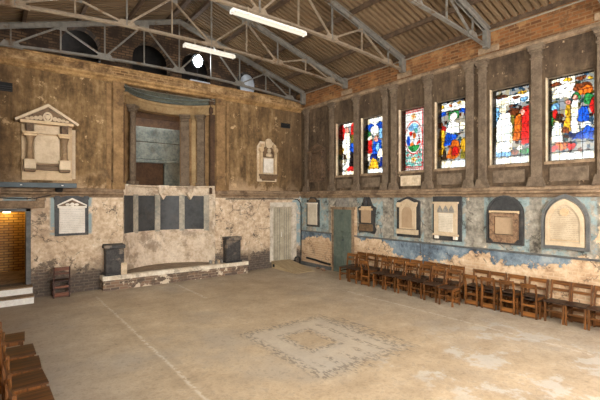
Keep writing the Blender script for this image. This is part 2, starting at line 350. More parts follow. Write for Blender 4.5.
M['chair_h'] = wood('honey_chair_wood_rail', lin(68, 41, 18), lin(138, 86, 38), ax=0)
M['seat'] = wood('dark_seat_wood', lin(44, 31, 22), lin(70, 49, 35), .4, ax=1)
M['red_wood'] = wood('mahogany_chair_wood', lin(48, 30, 22), lin(80, 48, 36))
M['red_seat'] = wood('mahogany_panel_wood', lin(84, 50, 36), lin(124, 78, 56), .35, ax=0)
M['bright_seat'] = wood('amber_seat_wood', lin(58, 35, 16), lin(112, 70, 32), .5, ax=1)
M['ramp'] = wood('raw_ramp_wood', lin(168, 144, 108), lin(198, 174, 136), .7, ax=1)
M['glow'] = emit('fluorescent_tube', (1, .88, .70), BATTEN)
M['flood'] = emit('floodlight_lens', (.85, .93, 1), 14)
M['bulb'] = emit('warm_bulkhead_lens', (1, .72, .32), 5)
def sheet_mat():
    g = G('pale_blue_dust_sheet', .6)
    return g.out(g.ramp(g.noise(4, 5), [(.3, lin(140, 146, 156)), (.7, lin(196, 204, 214))]), g.noise(7, 4), .5, .03)
M['sheet'] = sheet_mat()

# ---------------------------------------------------------------- mesh helper
class MB:
    def __init__(s): s.bm = bmesh.new()
    def quad(s, pts):
        s.bm.faces.new([s.bm.verts.new(p) for p in pts]); return s
    def box(s, x0, x1, y0, y1, z0, z1, bev=0, M4=None):
        r = bmesh.ops.create_cube(s.bm, size=1)
        vs = r['verts']
        for v in vs:
            v.co = Vector((x0 + (v.co.x + .5) * (x1 - x0), y0 + (v.co.y + .5) * (y1 - y0), z0 + (v.co.z + .5) * (z1 - z0)))
        if bev:
            ed = list({e for v in vs for e in v.link_edges})
            r2 = bmesh.ops.bevel(s.bm, geom=ed, offset=bev, segments=1, affect='EDGES', profile=.5)
            vs = list({v for f in r2['faces'] for v in f.verts} | {v for v in vs if v.is_valid})
        if M4 is not None: bmesh.ops.transform(s.bm, matrix=M4, verts=[v for v in vs if v.is_valid])
        return s
    def bar(s, a, b, w, h, up=(0, 0, 1)):
        a, b = Vector(a), Vector(b); d = (b - a); L = d.length; d.normalize(); u = Vector(up)
        if abs(d.dot(u)) > .95: u = Vector((1, 0, 0))
        r = d.cross(u).normalized(); u = r.cross(d).normalized()
        vs = []
        for p in (a, b):
            for i, j in ((-1, -1), (1, -1), (1, 1), (-1, 1)):
                vs.append(s.bm.verts.new(p + r * (i * w / 2) + u * (j * h / 2)))
        for f in ((0, 1, 2, 3), (7, 6, 5, 4), (0, 4, 5, 1), (1, 5, 6, 2), (2, 6, 7, 3), (3, 7, 4, 0)):
            s.bm.faces.new([vs[k] for k in f])
        return s
    def tube(s, pts, r, n=8):
        pts = [Vector(p) for p in pts]; rings = []
        for k, p in enumerate(pts):
            d = (pts[min(k + 1, len(pts) - 1)] - pts[max(k - 1, 0)]).normalized()
            u = Vector((0, 0, 1)) if abs(d.z) < .9 else Vector((1, 0, 0))
            a = d.cross(u).normalized(); b = a.cross(d)
            rr = r[k] if isinstance(r, (list, tuple)) else r
            rings.append([s.bm.verts.new(p + a * math.cos(2 * PI * i / n) * rr + b * math.sin(2 * PI * i / n) * rr) for i in range(n)])
        for q in range(len(rings) - 1):
            for i in range(n):
                s.bm.faces.new((rings[q][i], rings[q][(i + 1) % n], rings[q + 1][(i + 1) % n], rings[q + 1][i]))
        s.bm.faces.new(rings[0][::-1]); s.bm.faces.new(rings[-1]); return s
    def lathe(s, c, prof, n=16):
        rings = [[s.bm.verts.new((c[0] + r * math.cos(2 * PI * i / n), c[1] + r * math.sin(2 * PI * i / n), c[2] + z)) for i in range(n)] for r, z in prof]
        for q in range(len(rings) - 1):
            for i in range(n):
                s.bm.faces.new((rings[q][i], rings[q][(i + 1) % n], rings[q + 1][(i + 1) % n], rings[q + 1][i]))
        s.bm.faces.new(rings[0][::-1]); s.bm.faces.new(rings[-1]); return s
    def prism(s, poly, d0, d1, plane='xz', bev=0):
        """poly in 2-D (u,v); plane xz -> depth along y ; yz -> depth along x ; xy -> depth along z"""
        def P(u, v, d): return {'xz': (u, d, v), 'yz': (d, u, v), 'xy': (u, v, d)}[plane]
        A = [s.bm.verts.new(P(u, v, d0)) for u, v in poly]; B = [s.bm.verts.new(P(u, v, d1)) for u, v in poly]
        n = len(poly); fs = [s.bm.faces.new(A[::-1]), s.bm.faces.new(B)]
        for i in range(n): s.bm.faces.new((A[i], A[(i + 1) % n], B[(i + 1) % n], B[i]))
        return s
    def ring(s, outer, inner, d0, d1, plane='xz'):
        def P(u, v, d): return {'xz': (u, d, v), 'yz': (d, u, v), 'xy': (u, v, d)}[plane]
        n = len(outer)
        V = [[s.bm.verts.new(P(u, v, d)) for u, v in poly] for poly, d in ((outer, d0), (inner, d0), (outer, d1), (inner, d1))]
        for i in range(n):
            j = (i + 1) % n
            for a, b in ((0, 1), (1, 3), (3, 2), (2, 0)): s.bm.faces.new((V[a][i], V[a][j], V[b][j], V[b][i]))
        return s
    def build(s, name, mat, parent=None, smooth=False, loc=None):
        bmesh.ops.recalc_face_normals(s.bm, faces=s.bm.faces[:])
        me = bpy.data.meshes.new(name); s.bm.to_mesh(me); s.bm.free()
        for m in (mat if isinstance(mat, list) else [mat]): me.materials.append(M[m] if isinstance(m, str) else m)
        if smooth:
            for p in me.polygons: p.use_smooth = True
            try: me.set_sharp_from_angle(angle=.7)
            except Exception: pass
        o = bpy.data.objects.new(name, me); C.objects.link(o)
        if parent: o.parent = parent
        if loc: o.location = loc
        return o
def thing(name, label, cat, loc=(0, 0, 0), rz=0, group=None):
    o = bpy.data.objects.new(name, None); C.objects.link(o); o.location = loc; o.rotation_euler = (0, 0, rz)
    o.empty_display_size = .1
    return tag(o, label, cat, group)
def tag(o, label, cat, group=None):
    o['label'] = label; o['category'] = cat
    if group: o['group'] = group
    return o
def struct(o): o['kind'] = 'structure'; return o
KIDS = {}
def dup(root, loc, rz, label, group=None):
    r = root.copy(); C.objects.link(r); r.location = loc; r.rotation_euler = (0, 0, rz); r['label'] = label
    if group: r['group'] = group
    for ch in list(root.children):
        c = ch.copy(); C.objects.link(c); c.parent = r
        for gch in list(ch.children):
            d = gch.copy(); C.objects.link(d); d.parent = c
    return r
def grid_wall(mb, axis, c0, c1, us, zs, holes):
    """slab between depth c0 (room face) and c1 (outer face) with rectangular holes; axis 'x': plane x=c ; 'y': plane y=c"""
    def P(u, z, c): return (c, u, z) if axis == 'x' else (u, c, z)
    U = sorted({*us, *[h[0] for h in holes], *[h[1] for h in holes]}); Z = sorted({*zs, *[h[2] for h in holes], *[h[3] for h in holes]})
    inh = lambda u, z: any(h[0] < u < h[1] and h[2] < z < h[3] for h in holes)
    S = {(i, j): not inh((U[i] + U[i + 1]) / 2, (Z[j] + Z[j + 1]) / 2) for i in range(len(U) - 1) for j in range(len(Z) - 1)}
    for (i, j), ok in S.items():
        if not ok: continue
        a, b, z0, z1 = U[i], U[i + 1], Z[j], Z[j + 1]
        for c in (c0, c1): mb.quad([P(a, z0, c), P(b, z0, c), P(b, z1, c), P(a, z1, c)])
        for (di, dj), (p, q) in {(-1, 0): ((a, z0), (a, z1)), (1, 0): ((b, z0), (b, z1)), (0, -1): ((a, z0), (b, z0)), (0, 1): ((a, z1), (b, z1))}.items():
            if not S.get((i + di, j + dj), False):
                mb.quad([P(*p, c0), P(*q, c0), P(*q, c1), P(*p, c1)])
    bmesh.ops.remove_doubles(mb.bm, verts=mb.bm.verts[:], dist=1e-4)
def arc(cx, cz, r, a0, a1, n, rz=None):
    rz = rz or r
    return [(cx + r * math.cos(a0 + (a1 - a0) * k / n), cz + rz * math.sin(a0 + (a1 - a0) * k / n)) for k in range(n + 1)]
def poly_holes(outer, holes, depth, name, mat, mapf, parent=None):
    """flat outline with holes, extruded by depth; mapf maps (u, v, d) to xyz"""
    cu = bpy.data.curves.new(name, 'CURVE'); cu.dimensions = '2D'; cu.fill_mode = 'BOTH'; cu.extrude = depth / 2
    for p in [outer] + holes:
        sp = cu.splines.new('POLY'); sp.points.add(len(p) - 1); sp.use_cyclic_u = True
        for k, (u, v) in enumerate(p): sp.points[k].co = (u, v, 0, 1)
    tmp = bpy.data.objects.new(name, cu); C.objects.link(tmp)
    dg = bpy.context.evaluated_depsgraph_get()
    me = bpy.data.meshes.new_from_object(tmp.evaluated_get(dg))
    bpy.data.objects.remove(tmp); bpy.data.curves.remove(cu)
    for v in me.vertices: v.co = mapf(v.co.x, v.co.y, v.co.z + depth / 2)
    me.materials.clear(); me.materials.append(M[mat]); me.name = name
    o = bpy.data.objects.new(name, me); C.objects.link(o)
    if parent: o.parent = parent
    return o

# ---------------------------------------------------------------- the room
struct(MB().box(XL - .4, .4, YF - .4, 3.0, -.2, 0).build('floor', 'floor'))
mb = MB(); grid_wall(mb, 'x', 0, .32, [YF, .32], [0, 6.6], [(b, a, WZ0, WZ1) for a, b in WINS])
struct(mb.build('wall_right', 'wall_right'))
mb = MB(); grid_wall(mb, 'x', XL, XL - .32, [YF, .32], [0, 6.6], [(b, a, WZ0, WZ1) for a, b in WINS])
struct(mb.build('wall_left', 'wall_right'))
mb = MB(); grid_wall(mb, 'y', YF, YF - .3, [XL, XR], [0, 8], [(a, b, RZ0, RZ1) for a, b in REAR_FILL_WINS])
struct(mb.build('wall_rear', 'wall_back'))
NX0, NX1 = -6.2, -3.44           # the apse opening
mb = MB(); grid_wall(mb, 'y', 0, .32, [XL, XR], [0, 5.98], [(NX0, NX1, 0, 5.58), (-9.12, -8.3, .34, 2.17), (-1.27, -.42, .2, 2.13)])
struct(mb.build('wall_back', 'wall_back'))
# gable above with four arched openings
def arch_hole(x0, x1, z0, z1): 
    r = (x1 - x0) / 2
    return [(x0, z0)] + [(p[0], p[1]) for p in arc((x0 + x1) / 2, z1 - r, r, PI, 0, 12)] + [(x1, z0)]
gab = [(XL - .3, 5.98), (.3, 5.98), (.3, 6.6), (XC + .5, 8.1), (XC - .5, 8.1), (XL - .3, 6.6)]
ARCH = [(-7.62, -6.7, 6.05, 6.98), (-5.87, -4.78, 6.05, 7.0), (-4.42, -3.45, 6.05, 7.0), (-2.5, -1.8, 6.05, 6.75)]
o = poly_holes(gab, [arch_hole(*a) for a in ARCH], .3, 'wall_gable', 'dark_brick', lambda u, v, d: (u, .32 + d, v)); struct(o)
struct(MB().box(XL, XR, .62, 1.3, 5.96, 6.04).box(XL, XR, 1.3, 1.4, 6.1, 7.4).box(XL - .1, XL, .6, 1.3, 6.1, 7.4).box(XR, XR + .1, .6, 1.3, 6.1, 7.4).box(XL, XR, .6, 1.4, 7.3, 7.4).build('wall_loft', 'dark_void'))

# roof: real corrugated sheeting on two slopes
def roof_z(x): return 6.36 + (1 - abs(x - XC) / 4.7) * 1.42
def slope(x0, x1, name):
    mb = MB(); y = YF - .2; prev = None; pts = []
    while y < .40:
        pts += [(y, 0), (y + .065, .0), (y + .085, .075), (y + .125, .075), (y + .145, 0)]; y += .15
    for (yy, dz) in pts:
        cur = [mb.bm.verts.new((x, yy, roof_z(x) + dz)) for x in (x0, (x0 + x1) / 2, x1)]
        if prev:
            for k in range(2): mb.bm.faces.new((prev[k], prev[k + 1], cur[k + 1], cur[k]))
        prev = cur
    o = mb.build(name, 'roof'); md = o.modifiers.new('sheet', 'SOLIDIFY'); md.thickness = .012; md.offset = 1
    return struct(o)
slope(XC, .45, 'ceiling_right'); slope(XL - .45, XC, 'ceiling_left')
struct(MB().bar((XC, YF, 7.82), (XC, .4, 7.82), .6, .05).build('ceiling_ridge_cap', 'roof'))
struct(MB().box(-.02, .34, YF, .3, 6.28, 6.385).build('trim_wall_plate_right', 'purlin'))
struct(MB().box(XL - .34, XL + .02, YF, .3, 6.28, 6.385).build('trim_wall_plate_left', 'purlin'))
for x, w, nm in ((-.95, .07, 'lowest on the right slope'), (-2.1, .07, 'second from the eaves on the right slope'), (-3.3, .07, 'third from the eaves on the right slope'), (-4.45, .11, 'just right of the ridge'),
           (-4.95, .11, 'just left of the ridge'), (-6.1, .07, 'third from the eaves on the left slope'), (-7.3, .07, 'second from the eaves on the left slope'), (-8.45, .07, 'lowest on the left slope')):
    zz = roof_z(x) - .055
    o = MB().box(x - w / 2, x + w / 2, YF, .28, zz - .05, zz + .05).build('roof_purlin', 'purlin')
    tag(o, 'dark timber purlin under the corrugated roof, ' + nm, 'purlin', 'roof purlins')

# ---------------------------------------------------------------- roof trusses
def truss(y, label, warm, zt0=1.60, dz=0.0):
    t = thing('roof_truss', label, 'roof truss', (XC, y, 6.0 + dz), group='steel roof trusses')
    tm = 'truss'; wm = 'truss_warm' if warm else 'truss'
    zb = lambda u: -.03 + .26 * (1 - (u / 4.7) ** 2)
    zt = lambda u: zt0 - .292 * abs(u) - .02 - dz
    for sg in (-1, 1):
        mb = MB()
        for dy in (-.035, .035): mb.bar((sg * 4.62, dy, zt(4.62)), (0, dy, zt(0)), .012, .10).bar((sg * 4.62, dy * 1.6, zt(4.62) + .05), (0, dy * 1.6, zt(0) + .05), .075, .012)
        mb.build('top_chord', tm, t)
        MB().box(sg * 4.60 - .09, sg * 4.60 + .09, -.05, .05, -.06, .26 - dz).build('heel_plate', tm, t)
    mb = MB()
    us = [-4.66 + k * 9.32 / 16 for k in range(17)]
    for a, b in zip(us, us[1:]):
        mb.bar((a, 0, zb(a)), (b, 0, zb(b)), .09, .014).bar((a, 0, zb(a) + .03), (b, 0, zb(b) + .03), .014, .06)
    mb.build('bottom_chord', wm, t)
    for k in range(-4, 5):
        MB().bar((k, 0, zb(k)), (k, 0, zt(k) - .02), .035, .03).build('vertical_strut', wm if k % 2 else tm, t)
        top = k % 2 != 0
        zc = zt(k) - .05 if top else zb(k) + .06
        zz = zc
        poly = [(k - .24, zz - .08), (k + .24, zz - .08), (k + .13, zz + .08), (k - .13, zz + .08)] if not top else [(k - .13, zz - .08), (k + .13, zz - .08), (k + .13, zz + .06), (k - .13, zz + .06)]
        gp = MB().prism(poly, -.012, .012).build('gusset_plate', tm if top else wm, t)
        if top:
            for s in (-1, 1):
                if abs(k + s) <= 4:
                    MB().bar((k, .02 * s, zt(k) - .05), (k + s, .02 * s, zb(k + s) + .05), .04, .04).build('diagonal_strut', wm, t)
    return t
truss(-.22, 'grey steel roof truss closest to the brick gable over the far wall', False, 1.60, -.11)
truss(-2.39, 'steel roof truss carrying the short lit tube, second from the gable', True, 1.46)
truss(-4.66, 'steel roof truss carrying the long lit tube, third from the gable', True, 1.60, -.05)
truss(-7.02, 'steel roof truss crossing the upper right corner of the view, fourth from the gable', False, 1.60, -.10)
truss(-9.30, 'steel roof truss landing at the right edge beyond the last window, fifth from the gable', False, 1.60, -.10)

def batten(x0, x1, y, z, label):
    t = thing('batten_light', label, 'ceiling light', ((x0 + x1) / 2, y, z), group='fluorescent batten lights')
    L = (x1 - x0) / 2
    MB().box(-L, L, -.05, .05, .035, .075).build('housing', 'white_paint', t)
    MB().tube([(-L + .03, -.03, .005), (L - .03, -.03, .005)], .024, 10).tube([(-L + .03, .03, .005), (L - .03, .03, .005)], .024, 10).build('tube', 'glow', t, True)
    for s in (-1, 1):
        MB().box(s * L - .02, s * L + .02, -.06, .06, -.02, .05).build('end_cap', 'white_paint', t)
        MB().bar((s * L * .6, 0, .07), (s * L * .6, 0, .2), .03, .03).build('hanger', 'truss_warm', t)
batten(-5.43, -4.12, -2.47, 6.03, 'lit fluorescent tube hanging from the truss nearer the gable')
batten(-5.38, -3.60, -4.75, 6.0, 'longer lit fluorescent tube on the truss nearer the camera')

# ---------------------------------------------------------------- right wall: ledges, pilasters, windows
def profile_run(name, prof, axis, a0, a1, mat, sgn=-1, base=0):
    """moulding: prof = [(projection, z)] run along an axis"""
    mb = MB()
    if axis == 'y': mb.prism([(base + sgn * p, z) for p, z in prof], a0, a1, 'xz')
    else: mb.prism([(base + sgn * p, z) for p, z in prof], a0, a1, 'yz')
    return struct(mb.build(name, mat))
ledge_prof = [(0, 2.44), (.03, 2.45), (.05, 2.50), (.12, 2.53), (.13, 2.57), (.07, 2.60), (.06, 2.66), (0, 2.68)]
profile_run('trim_ledge_right', ledge_prof, 'y', YF, 0, 'ledge')
profile_run('trim_ledge_left', ledge_prof, 'y', YF, 0, 'ledge', 1, XL)
profile_run('trim_ledge_back_left', ledge_prof, 'x', XL + .13, NX0, 'ledge')
profile_run('trim_ledge_back_right', ledge_prof, 'x', NX1, -.13, 'ledge')
profile_run('trim_dado_right', [(0, 1.215), (.025, 1.22), (.03, 1.245), (0, 1.26)], 'y', YF, -2.72, 'frame_grey')
profile_run('trim_dado_corner', [(0, 1.215), (.025, 1.22), (.03, 1.245), (0, 1.26)], 'y', -1.66, -.02, 'frame_grey')
profile_run('trim_plaster_edge_right', [(0, 5.60), (.05, 5.62), (.06, 5.68), (.03, 5.73), (0, 5.73)], 'y', YF, 0, 'ledge')
profile_run('trim_cornice_back', [(0, 5.56), (.05, 5.58), (.07, 5.62), (.15, 5.66), (.16, 5.71), (.02, 5.75), (0, 5.75)], 'x', XL, -.05, 'cornice')
profile_run('trim_coping_back', [(-.32, 5.95), (.05, 5.95), (.05, 5.99), (-.32, 6.02)], 'x', XL, 0, 'cornice')
def pilaster(y, w=.2, n=1):
    mb = MB(); s = -1
    mb.box(-.07, 0, y - w / 2, y + w / 2, 2.66, 5.6, .008)
    mb.prism([(y - w / 2 - .07, 2.66), (y + w / 2 + .07, 2.66), (y + w / 2 + .05, 2.74), (y + w / 2 + .012, 2.86), (y - w / 2 - .012, 2.86), (y - w / 2 - .05, 2.74)], -.12, 0, 'yz')
    for z0, z1, e in ((5.32, 5.36, .02), (5.44, 5.50, .02), (5.50, 5.56, .045), (5.56, 5.61, .065)): mb.box(-.07 - e, 0, y - w / 2 - e, y + w / 2 + e, z0, z1, .006)
    return struct(mb.build('trim_pilaster', 'pilaster'))
for y in (-2.84, -5.435, -8.05, -10.6): pilaster(y, .2)
for y in (-4.0, -4.31, -6.58, -6.89, -9.2, -9.48, -1.7, -.35): pilaster(y, .18)
for k, (a, b) in enumerate(WINS):   # plain raised panel under each window
    y0, y1 = b + .08, a - .08
    struct(MB().box(-.022, 0, y0, y1, 2.76, 3.04, .006).build('trim_window_panel', 'pilaster' if k != 2 else 'cream_stone'))
    struct(MB().box(.002, .075, a - .012, a - .001, WZ0, WZ1).build('trim_daylit_jamb', 'cream_stone'))  # pale strip paints daylight onto the far reveal
    sl = MB().box(-.018, .06, b - .02, a + .02, WZ0 - .06, WZ0 - .001, .004).build('trim_window_sill', 'ledge'); struct(sl)

for y in (-2.39, -4.66, -7.02, -9.30):
    struct(MB().box(-.03, 0, y - .24, y + .24, 5.76, 5.90, .006).build('trim_padstone', 'ledge'))
# stained glass: each pane is a leaded mosaic of tinted translucent pieces
PAL = dict(w=(250, 248, 240), c=(244, 232, 200), r=(206, 34, 30), d=(26, 22, 24), b=(24, 78, 190), n=(20, 40, 110), s=(120, 176, 220), g=(40, 120, 60), o=(214, 104, 30),
           y=(226, 172, 40), k=(60, 40, 24), v=(120, 110, 40), t=(90, 160, 150), p=(230, 150, 130), m=(120, 60, 30), e=(196, 206, 214))
WG, CG = .40 / SKY, .42 / SKY      # how much daylight the pale and the coloured pieces let through
def hsh(*a):
    return random.Random(hash(tuple(ord(q) if isinstance(q, str) else q for q in a))).random()
def glass_mat():
    m = bpy.data.materials.new('leaded_stained_glass'); m.use_nodes = True; t = m.node_tree; t.nodes.clear()
    at = t.nodes.new('ShaderNodeVertexColor'); at.layer_name = 'glass_tint'
    tr = t.nodes.new('ShaderNodeBsdfTransparent'); gl = t.nodes.new('ShaderNodeBsdfGlossy'); gl.inputs['Roughness'].default_value = .12
    gl.inputs[0].default_value = (.9, .9, .9, 1)
    mx = t.nodes.new('ShaderNodeMixShader'); mx.inputs[0].default_value = .02; o = t.nodes.new('ShaderNodeOutputMaterial')
    t.links.new(at.outputs[0], tr.inputs[0]); t.links.new(tr.outputs[0], mx.inputs[1]); t.links.new(gl.outputs[0], mx.inputs[2]); t.links.new(mx.outputs[0], o.inputs[0])
    return m
M['glass'] = glass_mat()
def E(cx, cy, rx, ry, c): return ('e', cx, cy, rx, ry, c)
def Pg(c, *pts): return ('p', pts, c)
def R(x0, y0, x1, y1, c): return Pg(c, (x0, y0), (x1, y0), (x1, y1), (x0, y1))
def inside(sh, u, v):
    if sh[0] == 'e': return ((u - sh[1]) / sh[3]) ** 2 + ((v - sh[2]) / sh[4]) ** 2 < 1
    c = False; P = sh[1]; j = len(P) - 1
    for i in range(len(P)):
        if (P[i][1] > v) != (P[j][1] > v) and u < (P[j][0] - P[i][0]) * (v - P[i][1]) / (P[j][1] - P[i][1]) + P[i][0]: c = not c
        j = i
    return c
DES = {
 1: ('x', [R(0, .93, 1, 1, 'w'), R(.3, .3, .9, .5, 'k'), E(.2, .82, .2, .16, 'r'), E(.86, .84, .14, .14, 'r'), E(.5, .86, .11, .06, 'p'), Pg('w', (.3, .4), (.7, .42), (.66, .8), (.38, .82)), Pg('w', (.2, .62), (.42, .75), (.45, .5), (.25, .5)),
         E(.16, .47, .14, .1, 'y'), E(.82, .66, .12, .1, 'v'), E(.8, .48, .14, .12, 'b'), Pg('w', (.1, .1), (.6, .1), (.72, .45), (.4, .45), (.5, .25)), Pg('d', (.62, .12), (.98, .12), (.95, .4), (.75, .44)), Pg('r', (.5, .08), (1, .06), (1, .15), (.6, .16)),
         E(.2, .24, .16, .07, 'c'), Pg('g', (.0, .3), (.16, .3), (.14, .4), (0, .4)), R(0, 0, 1, .07, 'c')]),
 2: ('x', [R(0, .84, 1, 1, 'w'), R(0, .3, .2, .6, 'd'), E(.3, .82, .26, .07, 'b'), E(.8, .83, .2, .07, 'b'), E(.55, .76, .2, .09, 'w'), E(.18, .69, .17, .1, 'g'), E(.86, .69, .12, .09, 's'), E(.32, .62, .1, .06, 'w'), Pg('r', (.1, .34), (.44, .36), (.4, .6), (.22, .6)),
         Pg('b', (.42, .34), (.9, .3), (.86, .56), (.6, .66), (.46, .56)), E(.62, .6, .09, .05, 'p'), E(.7, .45, .09, .09, 's'), E(.2, .3, .16, .07, 'w'), E(.82, .34, .14, .08, 'w'), E(.5, .28, .18, .07, 'n'), Pg('y', (.22, .08), (.74, .08), (.66, .22), (.46, .28), (.34, .2)),
         Pg('n', (.74, .1), (1, .1), (1, .3), (.82, .26)), Pg('d', (0, .08), (.24, .08), (.2, .2), (0, .22)), R(0, 0, 1, .075, 'w')]),
 3: ('w', []),
 4: ('x', [R(0, .86, 1, .96, 'w'), E(.55, .76, .12, .09, 'w'), E(.5, .56, .2, .07, 'w'), Pg('w', (.36, .52), (.78, .5), (.74, .66), (.42, .68)), R(0, .0, .14, .62, 'c'), E(.16, .92, .07, .03, 'y'), E(.46, .93, .06, .02, 'o'), E(.74, .95, .07, .02, 'y'), Pg('b', (.02, .76), (.32, .8), (.3, .86), (.06, .83)), Pg('b', (.74, .8), (1, .78), (1, .85), (.84, .86)), R(.38, .72, .74, .84, 'g'), E(.56, .76, .13, .055, 'w'),
         E(.1, .66, .1, .05, 'm'), E(.22, .59, .1, .045, 'r'), Pg('y', (.02, .18), (.26, .2), (.28, .56), (.08, .58)), Pg('v', (.0, .3), (.12, .3), (.12, .46), (0, .46)), E(.86, .6, .1, .06, 'e'), E(.5, .6, .14, .06, 'w'),
         Pg('b', (.24, .34), (.54, .33), (.7, .47), (.54, .5), (.36, .53), (.26, .46)), Pg('o', (.3, .14), (.62, .12), (.8, .2), (.76, .38), (.54, .42), (.42, .3)), E(.62, .24, .12, .07, 'r'), Pg('v', (.78, .12), (1, .12), (1, .44), (.86, .42)), E(.9, .32, .1, .1, 'y'), Pg('k', (.18, .12), (.34, .12), (.3, .26), (.2, .28)), R(0, 0, 1, .11, 'w')]),
 5: ('x', [R(0, .78, 1, .9, 'w'), R(0, .28, .14, .76, 's'), R(.02, .14, .16, .5, 'v'), E(.24, .9, .2, .02, 'm'), E(.8, .91, .12, .02, 'y'), E(.64, .86, .1, .02, 'm'), E(.84, .82, .1, .03, 's'), E(.12, .7, .12, .07, 's'), R(.48, .3, .72, .66, 'v'), E(.58, .68, .16, .05, 'm'), E(.3, .73, .1, .06, 'c'), Pg('w', (.1, .14), (.56, .14), (.54, .5), (.46, .68), (.2, .68), (.1, .52)),
         Pg('r', (.72, .56), (.98, .5), (1, .72), (.84, .73), (.72, .64)), Pg('o', (.56, .3), (.8, .28), (.78, .64), (.62, .62)), Pg('r', (.76, .24), (.98, .24), (1, .58), (.8, .6)), E(.8, .66, .06, .04, 'p'), Pg('s', (.06, .1), (.5, .1), (.5, .16), (.06, .17)), E(.86, .15, .14, .04, 'g'), E(.6, .15, .1, .04, 'm'), E(.74, .2, .08, .03, 'w'), R(0, 0, 1, .09, 'c')]),
 6: ('x', [R(0, .86, .6, 1, 'w'), R(0, .28, .2, .72, 'v'), E(.16, .92, .15, .025, 'm'), E(.44, .95, .1, .02, 'y'), E(.72, .94, .12, .025, 'm'), E(.92, .92, .06, .02, 'y'), E(.26, .80, .16, .06, 'w'), E(.48, .80, .13, .07, 'w'), E(.74, .83, .2, .055, 'm'), E(.82, .79, .16, .05, 'o'), E(.62, .73, .1, .05, 'g'), E(.88, .68, .12, .07, 'g'), E(.96, .6, .06, .1, 'r'),
         E(.14, .64, .12, .06, 's'), Pg('r', (.06, .5), (.24, .5), (.2, .62), (.1, .62)), R(.02, .44, .1, .62, 'g'), E(.24, .5, .07, .06, 'k'), Pg('y', (.34, .34), (.52, .34), (.5, .66), (.4, .68)), E(.44, .68, .06, .03, 'p'), Pg('w', (.5, .28), (.68, .28), (.66, .7), (.52, .7)), E(.6, .72, .06, .035, 'p'), Pg('b', (.64, .44), (.9, .42), (.86, .6), (.74, .62), (.66, .56)),
         Pg('c', (.7, .36), (.94, .34), (.94, .42), (.72, .43)), Pg('b', (.52, .24), (.98, .22), (1, .34), (.86, .38), (.62, .3)), Pg('n', (.44, .34), (.6, .3), (.6, .26), (.48, .26)), Pg('w', (.02, .24), (.34, .2), (.3, .44), (.16, .48), (.06, .36)), Pg('m', (.28, .34), (.46, .3), (.44, .38), (.32, .4)), E(.28, .17, .22, .05, 'o'), E(.12, .15, .1, .04, 'r'), E(.5, .16, .1, .04, 'r'), R(0, 0, 1, .09, 'c')]),
}
def glass_color(k, u, v, W, H):
    jx, jy = .010 * math.sin(37 * v + 5 * k), .006 * math.sin(29 * u + 3 * k)
    uu, vv = u + jx, v + jy
    if k == 3:
        c = 'w'
        eu = min(u, 1 - u) * W; ev = min(v, 1 - v) * H; e = min(eu, ev)
        if e < .035: return 'w' if (int(u * 40) + int(v * 80)) % 3 else 'r'
        if e < .055: return 'r'
        if e < .085: return 'e' if int((u + v) * 60) % 2 else 'c'
        if e < .10: return 'r'
        q = ((u - .52) / .37) ** 2 + ((v - .53) / .27) ** 2
        if q < 1:
            if q > .88: return 'r'
            if q > .74: return 'w'
            for sh in (E(.52, .35, .3, .06, 'g'), Pg('r', (.62, .4), (.82, .44), (.72, .58)), Pg('o', (.36, .4), (.52, .4), (.5, .5), (.4, .5)), E(.42, .5, .1, .05, 'w'), E(.66, .5, .1, .05, 'w'), E(.54, .56, .07, .05, 'o'), E(.4, .6, .07, .04, 'r'), E(.5, .7, .22, .06, 's'), E(.3, .48, .08, .08, 'b'), E(.62, .64, .08, .04, 't')):
                if inside(sh, uu, vv): c = sh[-1]
            return c if c != 'w' or hsh(int(u * 14), int(v * 28)) > .25 else 'e'
        for cy in (.87, .17):
            rr = math.hypot((u - .52) * W, (v - cy) * H)
            if rr < .03: return 'o'
            if rr < .085: return 'y' if int(math.atan2((v - cy) * H, (u - .52) * W) * 4 / PI + 8) % 2 else 'c'
        if v < .34:
            return 't' if math.sin(u * 46) * math.sin(v * 70 + 3 * math.sin(u * 20)) > -.2 else ('w' if hsh(int(u * 20), int(v * 40)) > .3 else 'r')
        return 'w' if math.sin(u * 60) * math.sin(v * 90) > -.75 else 'e'
    base, shp = DES.get(k, ('w', []))
    c = base
    for sh in shp:
        if inside(sh, uu, vv): c = sh[-1]
    return c
def lead_field(k, W, H, cell):
    """jittered cell mosaic: returns (piece id, near a lead line) for a point in metres"""
    def seed(i, j): return (i + .15 + .7 * hsh(k, i, j, 1)) * cell, (j + .15 + .7 * hsh(k, i, j, 2)) * cell
    def f(p, q):
        ci, cj = int(p // cell), int(q // cell); best = []
        for i in range(ci - 1, ci + 2):
            for j in range(cj - 1, cj + 2):
                sx, sy = seed(i, j); best.append((math.hypot(p - sx, q - sy), (i, j)))
        best.sort(); return best[0][1], best[1][0] - best[0][0] < cell * .075
    return f
